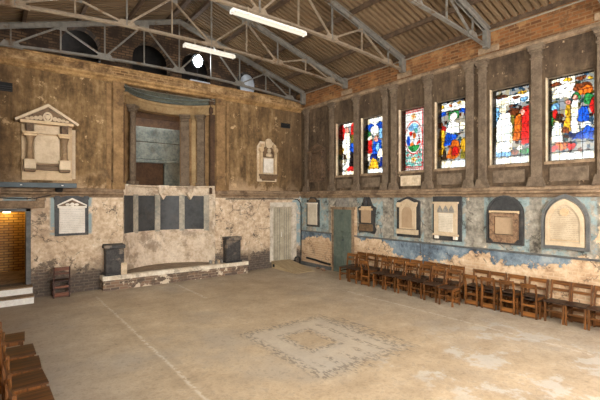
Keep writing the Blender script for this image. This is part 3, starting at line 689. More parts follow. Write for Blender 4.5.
def window(k, a, b, xg, xr, sgn, stained=True):
    """frame and glass in opening y b..a ; glass plane at xg ; a is the far jamb"""
    W, H = a - b, WZ1 - WZ0
    fr = MB()
    for (y0, y1, z0, z1) in ((a - .02, a, WZ0, WZ1), (b, b + .02, WZ0, WZ1), (b + .02, a - .02, WZ0, WZ0 + .02), (b + .02, a - .02, WZ1 - .02, WZ1)):
        fr.box(xg - .03, xg + .03, y0, y1, z0, z1)
    root = struct(fr.build('window_%d' % k, 'frame_brown'))
    NU, NV = (62, 130) if stained else (1, 1)
    me = bpy.data.meshes.new('stained_glass' if stained else 'glass'); vs = []; fs = []; cols = []
    y_left, y_right = a - .018, b + .018; z0, z1 = WZ0 + .018, WZ1 - .018
    for j in range(NV + 1):
        for i in range(NU + 1):
            vs.append((xg, y_left + (y_right - y_left) * i / NU, z0 + (z1 - z0) * j / NV))
    kk = [[glass_color(k, (i + .5) / NU, (j + .5) / NV, W, H) if stained else 'e' for i in range(NU)] for j in range(NV)]
    lf = lead_field(k, W, H, .13); lf2 = lead_field(k + 40, W, H, .075)
    for j in range(NV):
        for i in range(NU):
            q = j * (NU + 1) + i; fs.append((q, q + 1, q + NU + 2, q + NU + 1))
            if not stained: cols.append([.62, .64, .62]); continue
            xm = 1
            c = kk[j][i]; u, v = (i + .5) / NU, (j + .5) / NV
            piece, nearlead = lf(u * W, v * H)
            if c == 'x':      # busy ground of many small pieces
                piece, nearlead = lf2(u * W, v * H)
                c = 'wcwwsewcvwswwcewowmwwts'[int(hsh(k, *piece, 5) * 23)]
                xm = 1.7
            base = lin(*PAL[c]); rnd_ = hsh(c, k, *piece); pale = c in 'wce'
            if pale and k != 3:
                base = lin(*((250, 248, 240), (250, 240, 214), (226, 236, 244), (244, 230, 190), (214, 224, 214), (250, 246, 236))[int(rnd_ * 6)])
                m = (.85 + .5 * hsh(k, *piece, 9)) * WG * 1.25 * xm
                # painted trace lines on the pale pieces
                if xm == 1 and math.sin(u * 37 + 9 * math.sin(v * 19 + k)) * math.sin(v * 61 + 7 * math.sin(u * 13)) > .72: m *= .45
            elif pale: m = WG * .9
            else:
                m = CG * (.55 + .9 * rnd_) * (1 + .38 * math.sin(u * 70 + 14 * v + 3 * math.sin(v * 30)))
            edge = (i + 1 < NU and kk[j][i + 1] != c) or (j + 1 < NV and kk[j + 1][i] != c)
            if k != 3: m *= .14 if edge else (.3 if nearlead else 1)
            elif edge: m *= .55
            cols.append([min(1, x * m) for x in base])
    me.from_pydata(vs, [], fs); me.materials.append(M['glass'])
    at = me.color_attributes.new('glass_tint', 'FLOAT_COLOR', 'CORNER')
    li = 0
    for f, c in enumerate(cols):
        for _ in range(4): at.data[li].color = (*c, 1); li += 1
    go = bpy.data.objects.new(me.name, me); C.objects.link(go); go.parent = root
    bars = MB(); nb = 10
    for q in range(1, nb): bars.box(xg - .012, xg - .004, b + .018, a - .018, z0 + (z1 - z0) * q / nb - .005, z0 + (z1 - z0) * q / nb + .005)
    for q in (1, 2, 3): bars.box(xg - .011, xg - .005, b + .018 + (W - .036) * q / 4 - .003, b + .018 + (W - .036) * q / 4 + .003, z0, z1)
    bars.build('saddle_bars', 'black', root)
for k, (a, b) in enumerate(WINS): window(k + 1, a, b, .11, 0, 1, k < 6)
for k, (a, b) in enumerate(WINS): window(k + 9, a, b, XL - .15, 0, 1, False)

for k, (a, b) in enumerate(REAR_FILL_WINS):  # frames of the added rear openings, out of view
    mb = MB()
    for x0, x1, z0, z1 in ((a, a + .06, RZ0, RZ1), (b - .06, b, RZ0, RZ1), (a + .06, b - .06, RZ0, RZ0 + .06), (a + .06, b - .06, RZ1 - .06, RZ1)): mb.box(x0, x1, YF - .18, YF - .12, z0, z1)
    for q in range(1, 6): mb.box(a + .06, b - .06, YF - .165, YF - .135, RZ0 + (RZ1 - RZ0) * q / 6 - .015, RZ0 + (RZ1 - RZ0) * q / 6 + .015)
    struct(mb.build('window_%d' % (k + 20), 'pale_frame'))

# ---------------------------------------------------------------- apse and its fittings
AX, AY, AR = -4.82, -.706, 1.556
def ap(th, r=AR): return (AX + r * math.sin(th), AY + r * math.cos(th))
def arc_wall(mb, t0, t1, r0, r1, z0, z1, n=16, prof=None):
    """curved slab between radii r0 (room side) and r1"""
    pr = prof or [(r0, z0), (r1, z0), (r1, z1), (r0, z1)]
    rings = []
    for k in range(n + 1):
        t = t0 + (t1 - t0) * k / n
        rings.append([mb.bm.verts.new((*ap(t, r), z)) for r, z in pr])
    for a, b in zip(rings, rings[1:]):
        for i in range(len(pr)): mb.bm.faces.new((a[i], a[(i + 1) % len(pr)], b[(i + 1) % len(pr)], b[i]))
    mb.bm.faces.new(rings[0]); mb.bm.faces.new(rings[-1][::-1]); return mb
TH = math.asin(1.375 / AR)
TA, TB = -.63, .335                # upper opening
mb = MB(); arc_wall(mb, -TH, TH, AR, AR + .22, 0, 2.56, 24)
struct(mb.build('wall_apse_lower', 'apse_plaster'))
mb = MB(); arc_wall(mb, -TH, TA, AR, AR + .22, 2.56, 5.06, 8); arc_wall(mb, TB, TH, AR, AR + .22, 2.56, 5.06, 10); 
struct(mb.build('wall_apse_upper', 'ochre_pilaster'))
mb = MB(); arc_wall(mb, -TH, TH, 0, 0, 0, 0, 24, [(AR + .2, 5.06), (AR - .08, 5.06), (AR - .08, 5.10), (AR - .05, 5.12), (AR - .05, 5.26), (AR - .10, 5.30), (AR - .12, 5.36), (AR + .2, 5.36)])
struct(mb.build('trim_apse_entablature', 'yellow_plaster'))
# shallow half dome above the entablature
mb = MB(); arc_wall(mb, -TH, TH, 0, 0, 0, 0, 24, [(AR + .18, 5.36), (AR + .04, 5.36), (AR + .02, 5.44), (AR - .01, 5.45), (AR - .02, 5.54), (AR - .06, 5.55), (AR - .08, 5.68), (AR + .18, 5.68)])
struct(mb.build('ceiling_apse', 'cove'))
mb = MB()
for zz in (5.42, 5.53): arc_wall(mb, -TH, TH, AR - .035 - (zz - 5.42) * .5, AR + .05, zz, zz + .018, 24)
struct(mb.build('trim_apse_cove_line', 'grey_plaster'))
mb = MB().box(NX0 - .1, NX1 + .1, .02, 1.1, 5.68, 5.72); struct(mb.build('ceiling_apse_slab', 'dark_void'))
for s, xe in ((-1, NX0), (1, NX1)):
    pass
# curved ledge with drop blocks
mb = MB(); arc_wall(mb, -TH, TH, 0, 0, 0, 0, 24, [(AR + .1, 2.53), (AR - .06, 2.53), (AR - .08, 2.58), (AR - .08, 2.74), (AR - .14, 2.77), (AR - .14, 2.81), (AR + .1, 2.81)])
struct(mb.build('trim_apse_ledge', 'apse_plaster'))
mb = MB()
for t in (-.02, .56):
    w = .11 if t < 0 else .05
    arc_wall(mb, t - w, t + w, AR - .17, AR, 2.6, 2.82, 2)
    x, y = ap(t, AR - .12)
    mb.prism([(x - .14, 2.6), (x + .14, 2.6), (x, 2.38)], y - .03, y + .1, 'xz')
struct(mb.build('trim_apse_drop_block', 'apse_plaster'))
# dark slate panels between thin ribs
PAN = [(-1.02, -.70, 'far left'), (-.56, -.18, 'second from left'), (-.06, .32, 'third from left'), (.43, .83, 'far right')]
for t0, t1, nm in PAN:
    t = thing('slate_panel', 'tall blue-black slate panel set in the curved apse wall, ' + nm + ' of the four', 'slate panel', group='slate panels in the apse')
    mb = MB(); arc_wall(mb, t0, t1, AR - .022, AR + .01, 1.44, 2.50, 6); mb.build('slab', 'blue_slate', t)
    mb = MB(); arc_wall(mb, t0 - .012, t1 + .012, AR - .05, AR + .01, 1.38, 1.44, 6); mb.build('sill', 'apse_plaster', t)
mb = MB()
for t in (-.63, -.12, .375, .89): arc_wall(mb, t - .055, t + .055, AR - .05, AR + .01, 1.40, 2.53, 2)
struct(mb.build('trim_apse_rib', 'apse_grey'))
# columns flanking the upper opening
def apse_col(t, r, w, mat, label, rnd):
    x, y = ap(t, r); th = thing('column', label, 'column', (x, y, 2.81), -t, 'columns in the apse')
    if rnd:
        MB().lathe((0, 0, .1), [(w, 0), (w, .02), (w * .86, .06), (w * .86, .9), (w * .74, 2.0)], 18).build('shaft', mat, th, True)
    else:
        MB().box(-w, w, -.05, .08, .1, 2.1, .006).build('shaft', mat, th)
    MB().box(-w * 1.2, w * 1.2, -w * 1.2, w * 1.2 if rnd else .08, 0, .1, .01).build('base', mat, th)
    mb = MB().box(-w * .95, w * .95, -w * .95, w * .95 if rnd else .08, 2.05, 2.13, .02).box(-w * 1.15, w * 1.15, -w * 1.15, w * 1.15 if rnd else .08, 2.13, 2.19, .02).box(-w * 1.35, w * 1.35, -w * 1.35, w * 1.35 if rnd else .08, 2.19, 2.25, .01)
    mb.build('capital', mat, th)
apse_col(-.855, AR - .14, .105, 'pilaster', 'brown plaster column at the left edge of the apse opening', True)
apse_col(.435, AR - .03, .13, 'pilaster', 'flat brown column right beside the dark apse opening', False)
apse_col(.775, AR - .05, .115, 'pilaster', 'flat brown column at the right end of the curved apse wall', False)
apse_col(.615, AR + .02, .07, 'yellow_plaster', 'narrow yellow column between the two brown ones in the apse', False)
# dim chamber behind the opening
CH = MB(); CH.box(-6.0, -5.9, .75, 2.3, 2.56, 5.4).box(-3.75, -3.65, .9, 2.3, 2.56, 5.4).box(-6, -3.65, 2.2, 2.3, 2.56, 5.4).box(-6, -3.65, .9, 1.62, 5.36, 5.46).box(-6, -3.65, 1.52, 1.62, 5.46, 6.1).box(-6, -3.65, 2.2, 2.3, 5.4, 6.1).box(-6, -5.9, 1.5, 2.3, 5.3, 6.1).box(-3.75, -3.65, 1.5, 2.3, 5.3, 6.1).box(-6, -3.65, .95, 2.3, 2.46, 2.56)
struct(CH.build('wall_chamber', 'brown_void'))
l = bpy.data.lights.new('sky_portal', 'AREA'); l.shape = 'RECTANGLE'; l.size = 2.15; l.size_y = .58; l.cycles.is_portal = True
o = bpy.data.objects.new('sky_portal', l); C.objects.link(o); o.location = (-4.825, 1.91, 6.05)
mb = MB(); mb.box(-5.9, -3.75, 2.12, 2.2, 3.74, 4.30, .01).box(-5.9, -3.75, 2.12, 2.2, 4.32, 4.82, .01).box(-5.9, -3.75, 2.06, 2.2, 3.62, 3.72, .01).box(-4.35, -3.75, 2.1, 2.2, 2.7, 3.62, .01)
struct(mb.build('wall_chamber_lining', 'grey_plaster'))
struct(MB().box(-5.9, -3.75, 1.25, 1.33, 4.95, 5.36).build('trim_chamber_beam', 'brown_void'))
# wall pilasters beside the apse and at the corners
for x0, x1 in ((-6.46, -6.2), (-3.44, -3.14), (-6.62, -6.50), (-3.08, -2.98)):
    w = .07 if x1 - x0 > .2 else .03
    mb = MB().box(x0, x1, -w, 0, 2.66, 5.5, .006)
    if w > .05: mb.box(x0 - .03, x1 + .03, -w - .03, 0, 2.66, 2.84, .01).box(x0 - .03, x1 + .03, -w - .03, 0, 5.36, 5.42, .01).box(x0 - .02, x1 + .02, -w - .02, 0, 5.48, 5.57, .01)
    struct(mb.build('trim_apse_pilaster', 'ochre_pilaster'))
struct(MB().box(NX1 - .16, NX1, .03, .16, 2.56, 5.6, .01).box(NX0, NX0 + .05, .03, .16, 2.56, 5.6, .01).build('trim_apse_jamb', 'brown_void'))
t = tag(MB().tube([(NX0 + .02, -.04, 5.50), (NX0 + .9, -.06, 5.46), (NX1 - .05, -.04, 5.47)], .008, 6).build('steel_wire', 'light_conduit'), 'thin pale wire strung across the top of the apse opening', 'wire')
for x, lab in ((-5.6, 'left'), (-4.95, 'right')):
    tag(MB().tube([(x, -.05, 5.47), (x, .3, 5.63)], .006, 6).build('hanging_wire', 'light_conduit'), 'short thin hanger wire under the apse cove, the %s one' % lab, 'wire', 'apse hanger wires')

# dais across the apse
mb = MB().box(-6.76, -2.48, -.34, .02, 0, .27); struct(mb.build('trim_dais_base', 'step_brick'))
mb = MB(); mb.prism([(-6.78, -.37), (-2.46, -.37), (-2.46, 0), (NX1 - .02, 0)] + [ap(TH - 2 * TH * k / 20, AR + .02) for k in range(1, 20)] + [(NX0 + .02, 0), (-6.78, 0)], .27, .38, 'xy')
struct(mb.build('trim_dais_slab', 'slab_white'))
mb = MB(); mb.prism([(-6.15, -.20), (-3.4, -.20)] + [ap(TH * .97 - 2 * TH * .97 * k / 20, AR - .04) for k in range(0, 21)], .38, .392, 'xy')
struct(mb.build('floor_dais', 'dust_floor'))
rnd = random.Random(3)
def rough_block(mb, x0, x1, y0, y1, z0, z1, j):
    mb.box(x0, x1, y0, y1, z0, z1, .02)
    for v in mb.bm.verts: v.co += Vector((rnd.uniform(-j, j), rnd.uniform(-j, j), rnd.uniform(-j, j) if v.co.z > z0 + .1 else 0))
for x0, x1, lab, y1 in ((-6.72, -6.2, 'left', -.003), (-3.22, -2.66, 'right', -.003)):
    t = thing('stone_pedestal', 'blackened square stone pedestal standing at the %s end of the dais' % lab, 'pedestal', group='blackened pedestals on the dais')
    b = MB(); rough_block(b, x0 + .03, x1 - .03, -.27, y1, .38, 1.08, .008); b.build('block', 'soot_block', t)
    b = MB(); rough_block(b, x0, x1, -.3, y1, 1.08, 1.19, .012); b.build('cap', 'soot_block', t)
    b = MB().box(x0 + .0, x1 - .0, -.32, y1, .381, .45, .015); b.build('plinth', 'slate', t)
b = MB(); rough_block(b, -6.33, -6.18, -.368, -.328, .383, .70, .006); tag(b.build('plaster_lump', 'cream_stone'), 'pale lump of plaster leaning on the front of the left black pedestal', 'rubble')
for k in range(5):
    b = MB(); sx = .10 + .05 * rnd.random(); x = -3.72 + k * .09; y = -.25 + .06 * rnd.random()
    rough_block(b, x, x + .068, y, y + .12, .392 if y > -.16 else .381, .47 + .04 * rnd.random(), .008)
    tag(b.build('rubble_stone', 'cream_stone' if k % 2 else 'grey_stone'), 'broken pale stone beside the right black pedestal, stone %s from the left of its heap' % ('first', 'second', 'third', 'fourth', 'fifth')[k], 'rubble', 'rubble on the dais')

# ---------------------------------------------------------------- doors and openings of the far wall
# left doorway: dark frame, yellow-lit brick passage, two steps
struct(MB().box(-9.2, -8.14, .30, .32, .34, 2.3).build('trim_doorway_lintel_void', 'dark_void')) if False else None
mb = MB().box(-9.4, -8.18, .33, 2.6, .2, .34).build('floor_passage', 'ledge'); struct(mb)
mb = MB().box(-9.6, -9.2, .33, 2.6, .34, 2.6).box(-8.3, -8.1, .33, 2.6, .34, 2.6).box(-9.4, -8.2, 2.4, 2.6, .34, 2.6); struct(mb.build('wall_passage', 'yellow_lit_brick'))
struct(MB().box(-9.4, -8.1, .33, 2.6, 2.5, 2.6).build('ceiling_passage', 'brown_void'))
struct(MB().box(-8.40, -8.3, -.03, .3, .34, 2.17, .004).box(-9.16, -9.12, -.03, .3, .34, 2.17, .004).box(-9.16, -8.3, -.03, .3, 2.10, 2.17, .004).build('door_3', 'frame_grey'))
struct(MB().box(-9.4, -8.02, -.07, 0, 2.18, 2.36, .01).box(-8.2, -8.0, -.09, 0, 2.36, 2.44, .01).build('trim_doorway_lintel', 'ledge'))
for x1, y0, z0, z1 in ((-8.28, -.62, 0, .17), (-8.285, -.30, .17, .34)):
    st = struct(MB().box(-9.4, x1, y0, -.001, z0, z1 - .03).build('trim_step', 'white_paint'))
    MB().box(-9.4, x1 + .01, y0 - .015, -.001, z1 - .03, z1, .005).build('tread', 'ledge', st)
t = thing('bulkhead_lamp', 'small warm lit lamp on the yellow-lit brick at the back of the left passage', 'lamp', (-8.72, 2.4, 2.05))
MB().box(-.10, .10, -.03, 0, -.05, .05, .01).build('base', 'white_paint', t)
MB().box(-.085, .085, -.085, -.03, -.04, .04, .015).build('lens', 'bulb', t)
pl = bpy.data.lights.new('passage_lamp_light', 'POINT'); pl.energy = 2.0; pl.color = (1, .72, .24); pl.shadow_soft_size = .08
po = bpy.data.objects.new('passage_lamp_light', pl); po.location = (0, -.3, 0); po.parent = t; C.objects.link(po)
# grey double-leaf door in the right of the far wall
dr = struct(MB().box(-1.245, -.845, .06, .10, .22, 2.11, .006).box(-.84, -.44, .06, .10, .22, 2.11, .006).build('door_1', 'door_grey'))
mb = MB()
for x0, x1 in ((-1.245, -.845), (-.84, -.44)):
    for q in range(1, 4): mb.box(x0 + q * .1 - .004, x0 + q * .1 + .004, .053, .062, .24, 2.09)
mb.build('board_joints', 'frame_grey', dr)
MB().box(-.88, -.86, .02, .06, 1.05, 1.22, .004).build('handle', 'white_paint', dr)
mb = MB()
for x0, x1, z0, z1 in ((-1.40, -1.27, .2, 2.28), (-.42, -.26, .2, 2.28), (-1.27, -.42, 2.13, 2.28)): mb.box(x0, x1, -.04, 0, z0, z1, .006)
for x0, x1, z0, z1 in ((-1.27, -1.245, .2, 2.13), (-.44, -.42, .2, 2.13), (-1.245, -.44, 2.11, 2.13)): mb.box(x0, x1, 0, .12, z0, z1)
mb.box(-1.27, -.42, -.005, .16, .15, .215)
struct(mb.build('trim_door_surround', 'pale_frame'))
struct(MB().box(-1.3, -.4, .1, .5, 0, .2).build('trim_door_threshold', 'step_brick'))
struct(MB().box(-1.3, -.38, .12, .16, .15, 2.2).build('trim_door_backing', 'dark_void'))
# ramp
t = thing('wooden_ramp', 'pale wooden ramp sloping down from the grey door in the corner', 'ramp')
mb = MB()
mb.prism([(-.042, .235), (-.042, .20), (-1.42, .0), (-1.42, .02)], -1.36, -.55, 'yz'); mb.build('deck', 'ramp', t)
for x, nm in ((-1.34, 0), (-.60, 1)):
    MB().prism([(-.042, .0), (-.042, .20), (-1.38, .006), (-1.38, 0)], x, x + .035, 'yz').build('side_board', 'ramp', t)
MB().box(-1.345, -1.339, -.22, -.10, .05, .15).build('hole_black_patch', 'black', t)  # black patch paints the dark inside of an opening in the side board
# green door on the right wall
dg_ = struct(MB().box(-.05, -.004, -2.64, -1.80, .01, 2.06, .005).build('door_2', 'door_green'))
mb = MB()
for y0, y1 in ((-2.58, -2.25), (-2.18, -1.86)):
    for z0, z1 in ((.15, .55), (.68, 1.2), (1.32, 1.95)):
        for a0, a1, b0, b1 in ((y0, y1, z0, z0 + .03), (y0, y1, z1 - .03, z1), (y0, y0 + .03, z0, z1), (y1 - .03, y1, z0, z1)): mb.box(-.066, -.05, a0, a1, b0, b1)
mb.box(-.06, -.05, -2.222, -2.212, .03, 2.04)
mb.build('panel_mouldings', 'door_green', dg_)
MB().lathe((0, 0, 0), [(.01, 0), (.01, .03), (.028, .04), (.03, .06), (.015, .075)], 12).build('knob', 'steel', dg_, True, (-.05, -2.29, 1.08)).rotation_euler = (0, -PI / 2, 0)
struct(MB().box(-.06, 0, -1.80, -1.72, 0, 2.06, .005).box(-.06, 0, -2.72, -2.64, 0, 2.06, .005).box(-.09, 0, -2.76, -1.68, 2.06, 2.14, .008).build('trim_green_door_surround', 'ledge'))
t = thing('transom_panel', 'small square carved panel above the dull green door', 'panel', (-.001, -2.2, 2.15))
MB().box(-.03, 0, -.28, .28, 0, .27, .005).build('board', 'grey_stone', t); MB().ring([(.12 * math.cos(a * PI / 8), .135 + .1 * math.sin(a * PI / 8)) for a in range(16)], [(.08 * math.cos(a * PI / 8), .135 + .065 * math.sin(a * PI / 8)) for a in range(16)], -.045, -.03, 'yz').build('carved_ring', 'grey_stone', t)

# ---------------------------------------------------------------- far wall memorials
def sub(name, mat, parent, f, smooth=False):
    mb = MB(); f(mb); return mb.build(name, mat, parent, smooth)
# great pedimented monument, upper left
t = thing('wall_monument', 'large honey stone monument with triangular pediment and two columns, high on the far wall', 'memorial', (-7.97, -.002, 2.86))
sub('backing_slab', 'mon_stone', t, lambda m: m.box(-.52, .54, -.05, 0, 0, 1.40, .008))
sub('inscription_tablet', 'cream_marble', t, lambda m: m.box(-.27, .27, -.09, -.05, .42, 1.10, .006).box(-.27, .27, -.085, -.05, 1.13, 1.34, .006))
sub('sill_shelf', 'mon_dark', t, lambda m: m.box(-.30, .30, -.16, -.05, .35, .40, .006).box(-.28, .28, -.10, -.05, .24, .34, .006))
for s in (-1, 1):
    c = thing.__call__ and None
    sub('column_shaft', 'mon_mid', t, lambda m: m.lathe((s * .36, -.17, .48), [(.09, 0), (.09, .03), (.068, .06), (.06, .40), (.066, .42), (.07, .46), (.10, .56), (.11, .58)], 16), True)
    sub('capital', 'mon_stone', t, lambda m: m.box(s * .36 - .16, s * .36 + .16, -.31, -.05, 1.09, 1.14, .008).box(s * .36 - .13, s * .36 + .13, -.28, -.05, 1.04, 1.09, .01))
    sub('column_block', 'deep_brown_mon', t, lambda m: m.box(s * .36 - .075, s * .36 + .075, -.22, -.05, 1.13, 1.35, .006))
    sub('pedestal', 'cream_marble', t, lambda m: m.box(s * .36 - .12, s * .36 + .12, -.28, -.05, .26, .46, .01).box(s * .36 - .13, s * .36 + .13, -.29, -.05, .46, .49, .006))
    sub('corbel', 'mon_dark', t, lambda m: m.box(s * .36 - .115, s * .36 + .115, -.26, -.05, .20, .26, .01))
sub('entablature', 'mon_stone', t, lambda m: m.box(-.56, .56, -.26, 0, 1.35, 1.42, .008))
sub('tympanum', 'mon_dark', t, lambda m: m.prism([(-.56, 1.42), (.56, 1.42), (0, 1.76)], -.18, 0, 'xz'))
for s in (-1, 1): sub('raking_cornice', 'cream_marble', t, lambda m: m.prism([(s * .64, 1.37), (s * .66, 1.42), (0, 1.84), (0, 1.76)], -.30, 0, 'xz'))
def wreath(m):
    m.ring([(.10 * math.cos(a * PI / 10), 1.53 + .12 * math.sin(a * PI / 10)) for a in range(20)], [(.065 * math.cos(a * PI / 10), 1.53 + .08 * math.sin(a * PI / 10)) for a in range(20)], -.225, -.18, 'xz')
    m.prism([(-.05, 1.58), (.05, 1.58), (.055, 1.52), (0, 1.45), (-.055, 1.52)], -.22, -.18, 'xz')
sub('wreath', 'cream_marble', t, wreath)
for s in (-1, 1):
    def leafs(m):
        for q in range(4):
            cx = s * (.15 + q * .085); cz = 1.50 - q * .012
            m.prism([(cx + .05 * math.cos(a * PI / 5), cz + (.055 - q * .009) * math.sin(a * PI / 5) + .01 * q * 0) for a in range(10)], -.205, -.18, 'xz')
    sub('leaf_scroll', 'cream_marble', t, leafs)
sub('edge_strip', 'cream_marble', t, lambda m: m.box(.545, .62, -.02, 0, .05, 1.30, .004))
# framed marble tablet below it
t = thing('memorial_tablet', 'white inscribed marble tablet in a black slate frame beside the left doorway', 'memorial', (-7.43, -.002, 1.47))
sub('slate_backing', 'slate', t, lambda m: m.prism([(-.375, 0), (.375, 0), (.375, .90)] + arc(.32, .95, .075, -.3, PI * .9, 8) + arc(0, .93, .16, .5, PI - .5, 8) + arc(-.32, .95, .075, PI * .1, PI + .3, 8) + [(-.375, .90)], -.04, 0, 'xz'))
sub('inscription_slab', 'ins_white', t, lambda m: m.box(-.29, .29, -.075, -.04, .06, .70, .005))
sub('tablet_shelf', 'white_marble', t, lambda m: m.box(-.325, .325, -.11, -.04, .70, .75, .008))
sub('tablet_pediment', 'mon_dark', t, lambda m: m.prism([(-.30, .75), (.30, .75), (0, .91)], -.07, -.04, 'xz'))
for s in (-1, 1): sub('pediment_moulding', 'white_marble', t, lambda m: m.prism([(s * .33, .75), (s * .33, .78), (0, .955), (0, .91)], -.10, -.04, 'xz'))
sub('palmette', 'white_marble', t, lambda m: [m.prism([(cx + .05 * math.cos(a * PI / 5), .79 + r * math.sin(a * PI / 5)) for a in range(10)], -.085, -.07, 'xz') for cx, r in ((0, .05), (-.1, .032), (.1, .032))])
# shell-topped monument to the right
t = thing('wall_monument', 'pale stone monument topped by a round shell, high on the far wall', 'memorial', (-1.5, -.002, 2.95))
sub('backing_slab', 'cream_stone', t, lambda m: m.prism([(-.42, .05), (.36, .05), (.36, 1.30), (.22, 1.42), (-.30, 1.42), (-.42, 1.25)], -.03, 0, 'xz'))
sub('inscription_tablet', 'white_marble', t, lambda m: m.box(-.20, .20, -.09, -.03, .36, .84, .006))
sub('niche_arch', 'mon_dark', t, lambda m: m.prism([(-.24, .88), (.24, .88)] + arc(0, 1.06, .22, 0, PI, 10), -.08, -.03, 'xz'))
sub('carved_bust', 'cream_marble', t, lambda m: m.lathe((0, -.12, .88), [(.08, 0), (.12, .05), (.10, .12), (.04, .15), (.065, .20), (.055, .27), (.02, .30)], 12), True)
sub('shell_crest', 'cream_marble', t, lambda m: m.prism(arc(0, 1.36, .13, 0, 2 * PI * 15 / 16, 15, .17), -.11, -.03, 'xz'))
for s in (-1, 1):
    sub('side_pilaster', 'mon_stone', t, lambda m: m.box(s * .29 - .05, s * .29 + .05, -.11, -.03, .30, 1.04, .008))
    sub('scroll', 'mon_stone', t, lambda m: m.prism(arc(s * .29, 1.14, .09, 0, 2 * PI * 11 / 12, 11), -.12, -.03, 'xz').prism(arc(s * .24, 1.28, .06, 0, 2 * PI * 11 / 12, 11), -.10, -.03, 'xz'))
sub('base_moulding', 'mon_dark', t, lambda m: m.box(-.37, .37, -.15, -.03, .24, .30, .01).box(-.34, .34, -.12, -.03, .14, .24, .015).box(-.26, .26, -.10, -.03, .08, .14, .01))
# vents
for x0, x1, z0, z1, lab in ((-9.05, -8.66, 4.93, 5.14, 'far left end of the far wall'), (-.93, -.53, 4.94, 5.11, 'right end of the far wall near the corner')):
    t = thing('wall_vent', 'dark slotted wall vent high at the ' + lab, 'vent', group='wall vents')
    sub('vent_dark_plate', 'black', t, lambda m: m.box(x0, x1, -.012, -.001, z0, z1))  # flat black plate paints the shaded depth behind the slots
    sub('vent_grille', 'conduit', t, lambda m: [m.box(x0, x1, -.03, -.012, z0 + .02 + q * .05, z0 + .04 + q * .05) for q in range(3)])
# grey steel bar at the left
t = thing('steel_wall_bar', 'dark grey horizontal steel bar on the far wall above the left doorway', 'steel bar', (-8.4, -.30, 2.67))
sub('bar_body', 'steel', t, lambda m: m.box(-1.0, 1.03, -.06, .06, 0, .12, .006))
sub('rivet', 'white_paint', t, lambda m: m.box(-.13, -.09, -.064, -.06, .05, .07)); sub('rivet', 'white_paint', t, lambda m: m.box(.70, .74, -.064, -.06, .05, .07))
sub('bracket', 'black', t, lambda m: m.prism([(-.298 + .30, -.02), (-.05, 0), (-.05, .0), (.298, .0), (.298, -.10), (.12, -.10)], .60, .74, 'yz'))
# conduits
pts = [(-7.35, -.03, 2.41), (-6.5, -.03, 2.415), (-6.22, -.03, 2.41)]
tag(MB().tube([(-8.95, -.10, 2.43), (-8.5, -.10, 2.41), (-8.2, -.10, 2.42), (-7.9, -.05, 2.5)], .012, 6).build('cable', 'conduit'), 'thin sagging black cable over the left doorway', 'cable')
tag(MB().tube([(-3.1, -.03, 2.40), (-2.2, -.03, 2.405), (-.42, -.03, 2.405), (-.2, -.03, 2.38), (-.08, -.035, 2.26), (-.05, -.04, 2.1), (-.05, -.04, .35)], .016, 8).build('conduit_pipe', 'conduit'), 'dark conduit running under the ledge and down the corner by the grey door', 'conduit')
tag(MB().tube([(-.05, -.2, 6.22), (-.05, -13.4, 6.22)], .018, 6).build('eaves_conduit', 'light_conduit'), 'thin pale conduit along the eaves above the right brick band', 'conduit')

# gable loft items: floodlight and dust sheet
t = thing('floodlight', 'dazzling white floodlight behind the far truss in the third gable arch', 'floodlight', (-3.95, .22, 6.022))
sub('stand', 'black', t, lambda m: m.box(-.10, .10, -.08, .08, 0, .02).bar((0, 0, .02), (0, 0, .52), .03, .03))
sub('lamp_housing', 'steel', t, lambda m: m.prism(arc(0, .70, .19, 0, 2 * PI * 15 / 16, 15, .21), -.02, .07, 'xz'))
sub('lens', 'flood', t, lambda m: m.prism(arc(0, .70, .15, 0, 2 * PI * 15 / 16, 15, .19), -.035, -.02, 'xz'))
ds = tag(MB().lathe((0, 0, 0), [(.24, 0), (.27, .12), (.27, .30), (.22, .46), (.12, .56), (.03, .59)], 20).build('dust_sheet', 'sheet', None, True, (-2.2, .16, 6.022)), 'pale bluish dust sheet bulging in front of the rightmost gable arch', 'sheet'); ds.scale = (1, .45, 1)
tag(MB().box(-.3, .35, -.05, .05, 0, .04, .01).build('crumpled_sheet', 'sheet', None, False, (-3.95, .09, 6.02)), 'crumpled pale scrap lying on the wall head under the floodlight', 'scrap')

# ---------------------------------------------------------------- right wall memorials (local frame: width along y, depth -x)
def mem(y, z, label): return thing('memorial_tablet', label, 'memorial', (-.002, y, z), group='memorials on the window wall')
def yz(m, poly, d0, d1): return m.prism(poly, -d1, -d0, 'yz')
def bx(m, y0, y1, z0, z1, d0, d1, b=.005): return m.box(-d1, -d0, y0, y1, z0, z1, b)
# dark brown monument in the corner, upper zone
t = mem(-.92, 3.0, 'dark brown monument, hard to make out, high in the corner left of the windows')
sub('backing_slab', 'deep_brown_mon', t, lambda m: yz(m, [(-.42, 0), (.42, 0), (.42, 1.15), (0, 1.36), (-.42, 1.15)], 0, .04))
sub('inscription_tablet', 'deep_brown_mon', t, lambda m: bx(m, -.22, .22, .3, .95, .04, .08))
for s in (-1, 1):
    sub('side_pilaster', 'deep_brown_mon', t, lambda m: bx(m, s * .31 - .05, s * .31 + .05, .22, 1.02, .04, .12))
    sub('foot', 'deep_brown_mon', t, lambda m: bx(m, s * .30 - .08, s * .30 + .08, .10, .22, .04, .14))
sub('shelf', 'deep_brown_mon', t, lambda m: bx(m, -.40, .40, 1.02, 1.09, .04, .15))
